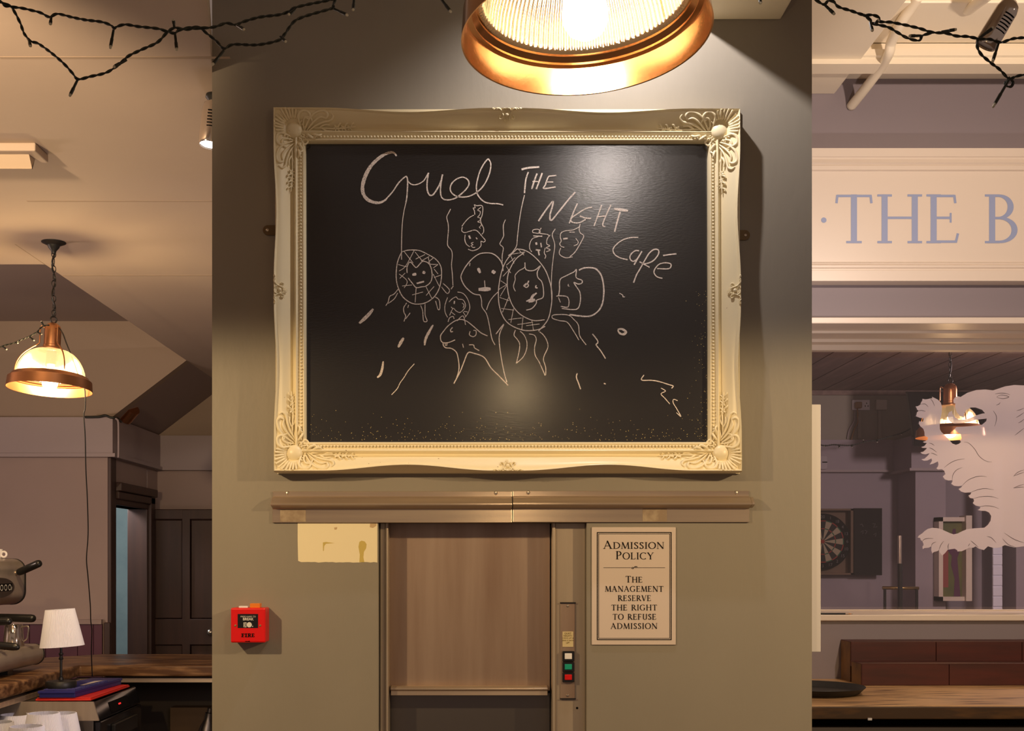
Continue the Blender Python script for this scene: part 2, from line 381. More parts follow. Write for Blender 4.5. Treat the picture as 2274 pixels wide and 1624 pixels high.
# return wall with the door opening
DY0, DY1, DZ = 7.30, 8.0, az(1122, 7.35)
struct('wall_return', M().box(XR1-.12, XR1, DY1+.03, Y2, 0, ZR).box(XR1-.12, XR1, Y1+.1, DY1, DZ, ZR), m_hall)
struct('wall_back', M().box(XR1-.12, .6, Y2, Y2+.1, 0, ZR), m_hall)
bp = [(-5, Y1-.035), (XR1+.03, Y1-.035), (XR1+.03, Y2-.035), (.6, Y2-.035), (.6, Y2+.12), (XR1-.12, Y2+.12), (XR1-.12, Y1+.12), (-5, Y1+.12)]
struct('trim_band', M().prism([(x, y, ZR) for x, y in bp], (0, 0, ZB-ZR)), m_band)
rp = [(-5, Y1-.055), (XR1+.05, Y1-.055), (XR1+.05, Y2-.055), (.6, Y2-.055), (.6, Y2), (XR1, Y2), (XR1, Y1), (-5, Y1)]
struct('trim_rail', M().prism([(x, y, ZR-.012) for x, y in rp], (0, 0, .022)), m_band)
struct('wall_gable', M().prism([(-5, Y1+.02, ZB), (XR1, Y1+.02, ZB), (XE, Y1+.02, ZC), (XE, Y1+.02, 3.15), (-5, Y1+.02, 3.15)], (0, .08, 0)).box(XE, .6, Y2, Y2+.1, ZB, 3.15).box(XR1-.1, XE, Y2, Y2+.1, ZB, 3.15), m_gable)
ZRC = az(712, Y1)
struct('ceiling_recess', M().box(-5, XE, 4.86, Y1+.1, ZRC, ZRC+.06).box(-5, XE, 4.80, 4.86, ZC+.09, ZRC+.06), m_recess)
cp = [(-5, -.5), (-.52, -.5), (-.55, 2.35), (XL, D), (XL, D+.06), (-.50, D+.06), (-.5, D+.75), (.6, D+.75), (.6, Y2), (XE, Y2), (XE, 4.86), (-5, 4.86)]
ceil = struct('ceiling_left', M().prism([(x, y, ZC) for x, y in cp], (0, 0, .09)), m_ceil)
sm = M()
for px0, px1, py in ((0, 420, 128), (60, 470, 447), (140, 470, 612)):
    y = (ZC-EYE)*F/(PY-py); sm.box(ax(px0, y), ax(px1, y)+.1, y-.006, y+.006, ZC-.0008, ZC)
sm.box(XE-.004, XE, 4.55, 4.86, ZC-.0008, ZC)
struct('trim_ceiling_seams', sm, m_seam)
# sloping roof plane above the return wall, between the gable and the back wall
sl = math.hypot(XE-XR1, ZC-ZB)
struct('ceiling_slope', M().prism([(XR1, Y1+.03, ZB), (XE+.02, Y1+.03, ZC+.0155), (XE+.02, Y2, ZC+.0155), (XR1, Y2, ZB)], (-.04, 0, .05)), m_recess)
# dado, door frame, door, passage wall
dz = az(1386, Y1)
dm = M()
x = -4.9
while x < XR1-.05:
    dm.box(x, min(x+.094, XR1-.04), Y1-.02, Y1, 0, dz); x += .098
struct('trim_dado', dm, m_dado)
struct('trim_dado_rail', M().box(-5, XR1-.04, Y1-.035, Y1, dz, dz+.028), m_hall)
fm = M().box(XR1-.012, XR1+.012, Y1-.004, DY0, 0, ZR-.01).box(ax(230, Y1-.03), XR1+.012, Y1-.03, Y1-.003, 0, dz+.01)
fm.box(XR1-.13, XR1+.008, DY1, DY1+.07, 0, DZ+.10).box(XR1-.005, XR1+.030, DY1+.02, DY1+.12, 0, DZ+.14)
fm.box(XR1-.13, XR1+.012, DY0, DY1+.07, DZ, DZ+.10).box(XR1-.005, XR1+.030, DY0, DY1+.12, DZ+.035, DZ+.085).box(XR1-.005, XR1+.045, DY0, DY1+.13, DZ+.085, DZ+.14)
struct('trim_door_frame', fm, m_darkwood, bev=.006)
struct('wall_passage', M().box(-4.2, XR1-.25, 9.4, 9.5, 0, 3).box(-4.3, -4.2, 7.3, 9.5, 0, 3), m_turq)
# open door leaf, seen face on
YD = 8.12
dt = bpy.data.objects.new('door_1', None); COL.objects.link(dt); dt['kind'] = 'structure'
lx0, lx1, lz = ax(309, YD), ax(520, YD), az(1131, YD)
dm = M(); st = ax(334, YD)-lx0; mu = ax(422, YD)-ax(404, YD)
pm0, pm1 = ax(404, YD), ax(422, YD)
dm.box(lx0, lx0+st, YD, YD+.04, .01, lz).box(lx1-st, lx1, YD, YD+.04, .01, lz).box(pm0, pm1, YD-.0012, YD+.04, .012, lz-.002)
for z0, z1 in ((az(1154, YD), lz), (az(1433, YD), az(1375, YD)), (.01, .22)): dm.box(lx0+.001, lx1-.001, YD-.0006, YD+.039, z0+.0005, z1-.0005)
leaf = dm.build('door_leaf', m_darkwood, dt, bev=.005)
for i, (a, b) in enumerate(((lx0+st, pm0), (pm1, lx1-st))):
    for z0, z1 in ((az(1375, YD), az(1154, YD)), (.22, az(1433, YD))):
        M().box(a+.004, b-.004, YD+.016, YD+.03, z0+.004, z1-.004).build('door_panel', m_darkwood, dt, bev=.004)
kb = M().ball(at(467, 1405, YD-.045), .024); kb.tube([at(467, 1405, YD-.04), at(467, 1405, YD)], .009)
kb.build('door_knob', m_nickel, dt, smooth=True)

# ---------------------------------------------------------------- middle and right ceilings
BX0, BX1, BZ = ax(1535, D), ax(1734, D), az(44, D)
struct('ceiling_beam', M().box(BX0, BX1, .4, D, BZ, 3.6), m_cream, bev=.004)
struct('ceiling_middle', M().box(-.52, 1.0, .2, D+.75, 3.6, 3.66), m_ceil)
YR = 4.885
ZW = az(175, YR)
YA = 4.55
struct('ceiling_right', M().box(.6, 4.5, YA, YR+.45, ZW, ZW+.06).box(1.0, 4.5, .2, 4.30, az(6, 4.30)+.08, az(6, 4.30)+.16), m_cream)
yb = M().box(.5, ax(1853, YR), 2.2, YR, az(209, YR), ZW+.02)
struct('ceiling_side_beam', yb, m_cream, bev=.004)
# cross moulding and the beams before it
zt = az(60, YA)
mo = M()
prof = [(0, 0), (0, az(112, YA)-zt), (-.02, az(114, YA)-zt), (-.02, az(128, YA)-zt), (-.008, az(130, YA)-zt), (-.008, az(144, YA)-zt), (.08, az(145, YA)-zt), (.08, 0)]
mo.prism([(.95, YA+a, zt+b) for a, b in prof], (3.4, 0, 0))
struct('trim_cornice', mo, m_cream)
struct('trim_cross_beam', M().box(.95, 4.4, 4.22, YA+.01, az(6, 4.22), az(6, 4.22)+.4), m_cream, bev=.004)
mo = M()
for i, (a, b) in enumerate(((0, .05), (.055, .03), (.09, .05))):
    mo.box(1.02+a, 1.02+a+.03, 2.3, 3.95, az(209, YR)-.012-.006*i, az(209, YR)+.01)
struct('trim_beam_moulding', mo, m_cream, bev=.004)

# ---------------------------------------------------------------- right wall with the etched window
X0R, X1R = .95, 3.6
WZ0, WZ1 = az(1366, YR-.022), az(718, YR-.035)     # sill top and soffit
YG = 5.26
mb = M().box(X0R, X1R, YR, YG+.08, WZ1, ZW+.05).box(X0R, X1R, YR, YG+.08, 0, WZ0-.03).box(X0R, 1.16, YR, YG+.08, WZ0-.03, WZ1).box(3.3, X1R, YR, YG+.08, WZ0-.03, WZ1)
struct('wall_right', mb, m_lav)
pr = M()
za, zb = az(705, YR-.035), WZ1
pr.box(1.0, 3.5, YR-.035, YR, zb, za)
pr.box(1.16, 3.3, YR-.035, YG-.02, zb-.001, zb+.004)
pr.box(1.16, 3.3, YR+.12, YG-.02, zb-.012, zb).box(1.16, 3.3, YR+.25, YG-.02, zb-.026, zb).box(1.16, 3.3, YG-.06, YG-.012, zb-.05, zb)
struct('trim_window_head', pr, m_ivory, bev=.004)
struct('window_1', M().box(1.16, 3.3, YG, YG+.008, WZ0-.02, zb+.01), m_pane)
sl_ = M().box(1.1, 3.4, YR-.022, YR, az(1379, YR-.022), WZ0).box(1.16, 3.3, YR, YG-.01, WZ0-.03, WZ0).box(1.16, 3.3, YG-.03, YG-.005, WZ0, WZ0+.006)
struct('window_sill', sl_, m_ivory, bev=.004)
# white board fixed to the side of the pillar
o = M().box(XR+.002, ax(1813, 3.045), 3.005, 3.045, az(1447, 3.03), az(901, 3.03)).build('trim_white_board', m_whiteboard, bev=.002, kind='structure')

# fascia sign
Yf = YR-.075
sg = thing('fascia_sign', 'long ivory fascia sign with blue painted capitals above the etched window', 'sign', (2.2, YR, az(624, Yf)))
s0, s1 = 1.0, 3.5
def sz(py): return az(py, Yf)
pr = [(0, sz(624)), (-.075, sz(624)), (-.075, sz(601)), (-.068, sz(600)), (-.068, sz(596)), (-.074, sz(594)), (-.074, sz(589)), (-.066, sz(587)), (-.070, sz(583)), (-.060, sz(581)),
      (-.060, sz(378)), (-.070, sz(376)), (-.070, sz(367)), (-.066, sz(365)), (-.074, sz(361)), (-.068, sz(352)), (-.068, sz(349)), (-.075, sz(347)), (-.075, sz(329)), (0, sz(329))]
M().prism([(s0, YR+a, b) for a, b in pr], (s1-s0, 0, 0)).build('sign_board', m_ivory, sg)
Yl = YR-.0612
for c, cx, fit in (('T', 1896.5, 88), ('H', 1998, 88), ('E', 2095, 68), ('B', 2226, 72)):
    serif(M(), c, cx, 540, 108, Yl, weight=1.0).build('painted_letter', m_sky, sg)
mb = M()
pts = arc(0, 0, 6, 6, 0, 360, 18)
mb.add([at(1829.5+a, 489+b, Yl) for a, b in pts[:-1]], [tuple(range(18))])
mb.build('painted_dot', m_sky, sg)

# ---------------------------------------------------------------- the room behind the glass
YB, YBR, XC = 9.45, 9.05, 918*9.45/F
ZP = 3.0
struct('wall_far', M().box(.8, XC+.07, YB, YB+.1, 0, az(1047, YB)).box(.8, 6.5, YB+.02, YB+.12, az(978, YB), ZP+.05), m_back)
struct('wall_far_upper', M().box(.8, 6.5, YB, YB+.02, az(978, YB), ZP), m_backup)
struct('wall_breast', M().box(XC+.05, 3.62, YBR, YB, 0, az(1041, YBR)).box(3.62, 4.05, YBR+.35, YB+.1, 0, az(1041, YBR)).box(4.05, 6.5, YBR-.25, YB, 0, 2.55), m_back)
struct('trim_far_band', M().box(.8, XC, YB-.05, YB, az(1046, YB-.05), az(977, YB-.05)).box(XC, 3.75, YBR-.05, YB, az(1042, YBR-.05), az(968, YBR-.05)), m_back)
struct('trim_far_rail', M().box(.8, XC, YB-.07, YB, az(1050, YB), az(1045, YB)).box(XC-.02, 3.62, YBR-.07, YB, az(1047, YBR), az(1041, YBR)), m_band)
struct('wall_partition', M().box(.7, .8, YG+.08, YB, 0, ZP), m_back)
struct('wall_far_side', M().box(6.4, 6.5, YG+.08, YB, 0, ZP), m_back)
pm = M(); x = .8
k = 0
while x < 6.5:
    pm.box(x, x+.208, YG+.08, YB, ZP, ZP+.03); x += .22
pm.box(.8, 6.5, YG+.08, YB, ZP+.03, ZP+.05)
struct('ceiling_planks', pm, m_plank)
struct('trim_far_cornice', M().box(.8, 6.4, YB-.03, YB, ZP-.035, ZP), m_plank)
bm_ = M().box(ax(2205, YBR-.27), ax(2226, YBR-.27), YBR-.27, YBR-.25, 0, 2.4)
for i in range(30): bm_.box(ax(2205, YBR-.275), ax(2226, YBR-.275), YBR-.278, YBR-.27, .04+i*.078, .04+i*.078+.07)
struct('trim_white_brick', bm_, m_white, bev=.004)
# ================================================================ chalkboard in its swept frame
FB = thing('framed_chalkboard', 'large chalkboard in an ornate ivory swept frame hung on the pillar', 'chalkboard', (ax(1126, D), D, az(1050, D)))
YFo = D-.062                                      # plane the outer edge is read on
oc = [(606, 237), (1645, 240), (1649, 1048), (607, 1048)]
ic = [(678, 315), (1573, 315), (1574, 981), (679, 981)]
YI = D-.030
OC = [Vector((ax(a, YFo), az(b, YFo))) for a, b in oc]; IC = [Vector((ax(a, YI), az(b, YI))) for a, b in ic]
PROF = [(0, .016, 0), (0, .030, 0), (0, .050, 1), (.012, .060, 1), (.035, .065, 1), (.065, .063, 1), (.085, .0575, .95), (.16, .0560, .8), (.28, .0495, .5), (.42, .0400, .2), (.54, .0310, 0), (.575, .0265, 0), (.60, .0265, 0),
        (.63, .029, 0), (.66, .036, 0), (.70, .0390, 0), (.74, .037, 0), (.76, .033, 0), (.78, .0315, 0), (.80, .031, 0), (.90, .031, 0), (.915, .034, 0), (.955, .034, 0), (.985, .030, 0), (1.0, .014, 0)]
def relief(s):
    s = max(0.0, min(1.0, s)); P = PROF[3:]
    for a, b in zip(P, P[1:]):
        if a[0] <= s <= b[0]: return a[1]+(b[1]-a[1])*(s-a[0])/max(b[0]-a[0], 1e-6)
    return .06
DIP = [.0105, .0075, .0145, .0060]                # inward sweep of the four sides
def sweep(t):
    for a, b in ((.10, .47), (.53, .90)):
        if a < t < b: return math.sin(PI*(t-a)/(b-a))**2
    return 0
ring = []; NS = [96, 72, 96, 72]
inward = [Vector((0, -1)), Vector((-1, 0)), Vector((0, 1)), Vector((1, 0))]
for sd in range(4):
    for i in range(NS[sd]):
        t = i/NS[sd]; o_ = OC[sd].lerp(OC[(sd+1) % 4], t); n_ = IC[sd].lerp(IC[(sd+1) % 4], t)
        ring.append((o_, n_, inward[sd]*DIP[sd]*sweep(t)))
mb = M(); n = len(PROF)
vs = []
for o_, n_, dv in ring:
    for s, p, k in PROF:
        q = o_.lerp(n_, s)+dv*k; vs.append((q.x, D-p, q.y))
mb.add(vs, [(i*n+j, i*n+j+1, ((i+1) % len(ring))*n+j+1, ((i+1) % len(ring))*n+j) for i in range(len(ring)) for j in range(n-1)])
mb.build('frame', m_frame, FB, auto=40)
# batten behind the frame
M().box(ax(617, D), ax(1641, D), D-.0095, D-.001, az(1053, D), az(246, D)).build('backing_batten', m_frame, FB)
# board
M().box(IC[0].x-.01, IC[1].x+.01, D-.014, D-.0098, IC[2].y-.01, IC[0].y+.01).build('board', m_board, FB)
# bead row
mb = M()
for sd in range(4):
    a = OC[sd].lerp(IC[sd], .85); b = OC[(sd+1) % 4].lerp(IC[(sd+1) % 4], .85)
    k = int((b-a).length/.0083)
    for i in range(k+1):
        q = a.lerp(b, i/k); mb.ball((q.x, D-.0335, q.y), .0031, 7, 5)
mb.build('beading', m_frame, FB, smooth=True)
# carved corners, drawn in pixels from the corner along (u) and across (v) the top-left corner
SC = 1/885
def spiral(cx, cy, r0, r1, a0, a1, n=16): return [(cx+(r0+(r1-r0)*i/n)*math.cos(math.radians(a0+(a1-a0)*i/n)), cy+(r0+(r1-r0)*i/n)*math.sin(math.radians(a0+(a1-a0)*i/n))) for i in range(n+1)]
half = []                                         # strokes of one arm (along u); the other arm swaps u and v
LF = lambda pts, r: half.append((spline(pts, 5), r))
LF([(60, 46), (56, 30), (54, 17), (62, 8), (74, 8), (80, 16), (75, 22), (69, 19)], 3.3)           # C scroll
LF([(64, 44), (64, 28), (70, 19), (80, 20), (84, 28)], 2.4)
LF([(66, 40), (78, 22), (94, 10), (110, 7), (118, 13), (115, 21), (108, 19)], 3.2)                # long curled leaf
LF([(70, 42), (86, 28), (102, 19), (114, 22)], 2.6)
LF([(72, 44), (90, 34), (108, 28), (124, 25), (130, 18), (126, 12)], 2.8)
LF([(66, 44), (74, 54), (86, 60), (92, 56)], 3.0)
LF([(70, 44), (82, 50), (96, 55), (104, 50)], 3.0)
LF([(76, 42), (92, 44), (108, 49), (116, 45)], 2.8)
LF([(84, 38), (104, 38), (128, 39), (150, 38), (178, 36)], 1.9)                                   # stem
LF([(98, 38), (110, 32), (122, 33)], 2.4); LF([(104, 39), (116, 43), (126, 42)], 2.4)
for u, r in ((134, 3.0), (149, 2.6), (162, 2.1)):                                                  # little flowers and buds along the stem
    for q in range(5):
        t = 2*PI*q/5+.5; half.append(([(u+1.2*math.cos(t), 37.5+1.2*math.sin(t)), (u+5.0*math.cos(t)*r/3, 37.5+5.0*math.sin(t)*r/3)], r*.72))
    LF([(u+4, 38), (u+9, 31), (u+13, 30)], r*.75); LF([(u+4, 38), (u+9, 44), (u+13, 44)], r*.75)
LF([(60, 58), (68, 60), (72, 67), (66, 73), (60, 70)], 1.9)
both = []
for k in range(13):                               # shell rays towards the corner
    q = math.radians(45+180+(k-6)*11.5); rr = 41+4*math.cos((k-6)*.55)
    both.append(([(42+22*math.cos(q), 42+22*math.sin(q)), (42+.6*rr*math.cos(q), 42+.6*rr*math.sin(q)), (42+rr*math.cos(q), 42+rr*math.sin(q))], 2.9))
for k in range(26):
    q = 2*PI*k/26; both.append(([(42+20.5*math.cos(q), 42+20.5*math.sin(q)), (42+26*math.cos(q), 42+26*math.sin(q))], 1.7))
corners = [(OC[0], 1, -1), (OC[1], -1, -1), (OC[2], -1, 1), (OC[3], 1, 1)]
for c, su, sv in corners:
    mb = M()
    def put(u, v, r=0):
        s = min(u, v)/79.0; lift = relief(s)
        u = max(u, 1.5); v = max(v, 1.5)
        return Vector((c.x+su*u*SC, D-lift-.0005, c.y+sv*v*SC))
    def stroke(pts, r):
        m_ = len(pts)
        rs = [r*SC*(.42+.58*math.sin(PI*(i+.7)/(m_+.4))) for i in range(m_)]
        mb.tube([put(*p) for p in pts], rs, 8, .85)
    for pts, r in half:
        P = [(p[0], p[1]) for p in pts]
        stroke(P, r); stroke([(b, a) for a, b in P], r)
    for it in both:
        if it: stroke([(p[0], p[1]) for p in it[0]], it[1])
    ctr = put(42, 42)
    mb.ball(ctr+Vector((0, -.003, 0)), 18.5*SC, 24, 14, (1, .62, 1))
    mb.torus(Matrix.Translation(ctr) @ Matrix.Rotation(PI/2, 4, 'X'), 18.5*SC, 1.5*SC, 28, 6)
    mb.build('corner_ornament', m_frame, FB, auto=60)
# crest in the middle of each side
for sd in range(4):
    mid = OC[sd].lerp(OC[(sd+1) % 4], .5); inn = inward[sd]; tan = Vector((-inn.y, inn.x))
    mb = M()
    def put(u, v): 
        q = mid+tan*u*SC+inn*v*SC; return Vector((q.x, D-relief(v/79)-.0008, q.y))
    mb.ball(put(0, 13), 4.6*SC, 12, 8, (1, .8, 1))
    for sg_ in (-1, 1):
        for pts, r in ((spline([(5, 22), (8, 14), (12, 6), (18, 3), (22, 5)]), 1.5), (spline([(8, 14), (10, 20), (15, 21), (16, 17), (13, 16)]), 1.4), (spline([(14, 4), (20, 2), (26, 5), (31, 4), (30, 2), (28, 3)]), 1.4), (spline([(3, 3), (7, 4), (9, 9)]), 1.3)):
            mb.tube([put(sg_*p[0], p[1]) for p in pts], r*SC, 6, 1.2)
    for k in range(7):
        q = math.radians(90+(k-3)*22)
        mb.tube([put(6*math.cos(q), 15+5*math.sin(q)), put(10*math.cos(q)*.9, 16+13*math.sin(q))], .9*SC, 5)
        mb.tube([put(4*math.cos(q), 10-3*math.sin(q)), put(9*math.cos(q), 9-7*math.sin(q))], .8*SC, 5)
    mb.build('crest_ornament', m_frame, FB, auto=60)
m_plate = mat('dull_brass_plate', (.16, .105, .05), .45, .6)
for px, py in ((597, 512), (1652, 523)):
    b = M(); sgn = -1 if px < 1000 else 1
    b.prism([(ax(px, D)-sgn*.03, D-.0005, az(py, D)-.0125)]+[(ax(px, D)+sgn*(.002+.0125*math.cos(q*PI/12)), D-.0005, az(py, D)+.0125*math.sin(q*PI/12)) for q in range(-6, 7)]+[(ax(px, D)-sgn*.03, D-.0005, az(py, D)+.0125)], (0, -.003, 0))
    pl = b.build('mirror_plate', m_plate, FB)
    M().ball((ax(px, D)+sgn*.003, D-.0035, az(py, D)), .0045, 10, 6, (1, .5, 1)).build('screw', m_nickel, pl, smooth=True)

# ---------------------------------------------------------------- chalk marks (traced in the four close-ups)
R = {1: (780, 320, .18471), 2: (1100, 340, .22166), 3: (780, 540, .22167), 4: (1080, 540, .24625)}
YK = D-.0148
letters = [
 (1, 7, [(545,145),(520,112),(480,100),(400,125),(320,180),(240,260),(180,360),(145,460),(135,540),(150,610),(200,670),(270,700),(340,705),(400,680),(430,650)]),
 (1, 3.0, [(430,650),(500,570),(560,480),(600,435),(640,400),(665,392),(678,440),(675,540),(668,640),(655,715)]),
 (1, 2.6, [(685,450),(720,482),(770,490),(830,470),(880,430),(925,350)]),
 (1, 3.4, [(930,345),(915,430),(912,540),(935,605),(965,618),(1000,590),(1050,510),(1080,440),(1098,365)]),
 (1, 3.0, [(1098,365),(1075,500),(1075,600),(1090,645),(1130,670),(1200,668),(1270,640),(1350,575),(1405,510),(1415,460),(1390,420),(1335,398),(1260,425),(1205,480),(1190,540),(1210,590),(1260,625),(1320,637),(1400,632),(1470,605),(1530,565),(1590,500),(1640,410),(1670,320),(1678,240),(1660,195),(1642,182),(1600,230),(1550,320),(1520,420),(1505,500),(1510,580),(1540,640),(1600,695),(1680,715),(1760,718),(1828,732)]),
 (2, 4.4, [(262,165),(330,148),(440,140)]), (2, 3.4, [(330,190),(305,270),(292,402)]), (2, 3.6, [(418,205),(390,280),(365,360)]), (2, 3.6, [(470,200),(440,280),(410,362)]), (2, 2.4, [(372,285),(440,285)]),
 (2, 3, [(610,225),(560,230),(530,240),(500,320),(485,355),(605,340)]), (2, 2.4, [(520,290),(580,290)]),
 (2, 3.6, [(432,682),(500,580),(575,485),(570,540),(548,620),(560,675),(650,570),(730,470),(800,392)]), (2, 3, [(822,505),(780,600),(740,705)]),
 (2, 2.8, [(970,542),(900,560),(820,610),(765,650),(760,685),(800,700),(850,695),(905,665)]), (2, 3.6, [(845,630),(900,650),(960,655)]),
 (2, 2.8, [(1065,520),(1030,620),(988,732)]), (2, 2.8, [(1158,520),(1120,600),(1075,715),(1100,740)]), (2, 3.6, [(1015,640),(1110,630)]),
 (2, 5.5, [(1190,560),(1330,578)]), (2, 3.6, [(1250,590),(1220,690),(1195,790)]),
 (2, 2.8, [(1432,845),(1340,850),(1260,880),(1200,930),(1178,975),(1200,1020),(1250,1050),(1325,1070)]), (2, 2.8, [(1440,980),(1400,980),(1355,1020),(1350,1060),(1380,1085),(1420,1060),(1465,990)]),
 (2, 3.2, [(1468,985),(1430,1050),(1390,1120)]), (2, 3, [(1445,1090),(1500,1110),(1580,1080),(1630,1020),(1635,975),(1595,965),(1545,1000),(1500,1070),(1450,1160),(1415,1220),(1385,1300)]),
 (2, 2.6, [(1480,1110),(1545,1145)]), (2, 2.6, [(1620,1158),(1730,1160),(1758,1140),(1755,1110),(1700,1100),(1640,1115),(1600,1160),(1590,1200),(1620,1240),(1675,1256)]), (2, 3, [(1680,1028),(1740,1018),(1815,1010)])]
T = 1.9
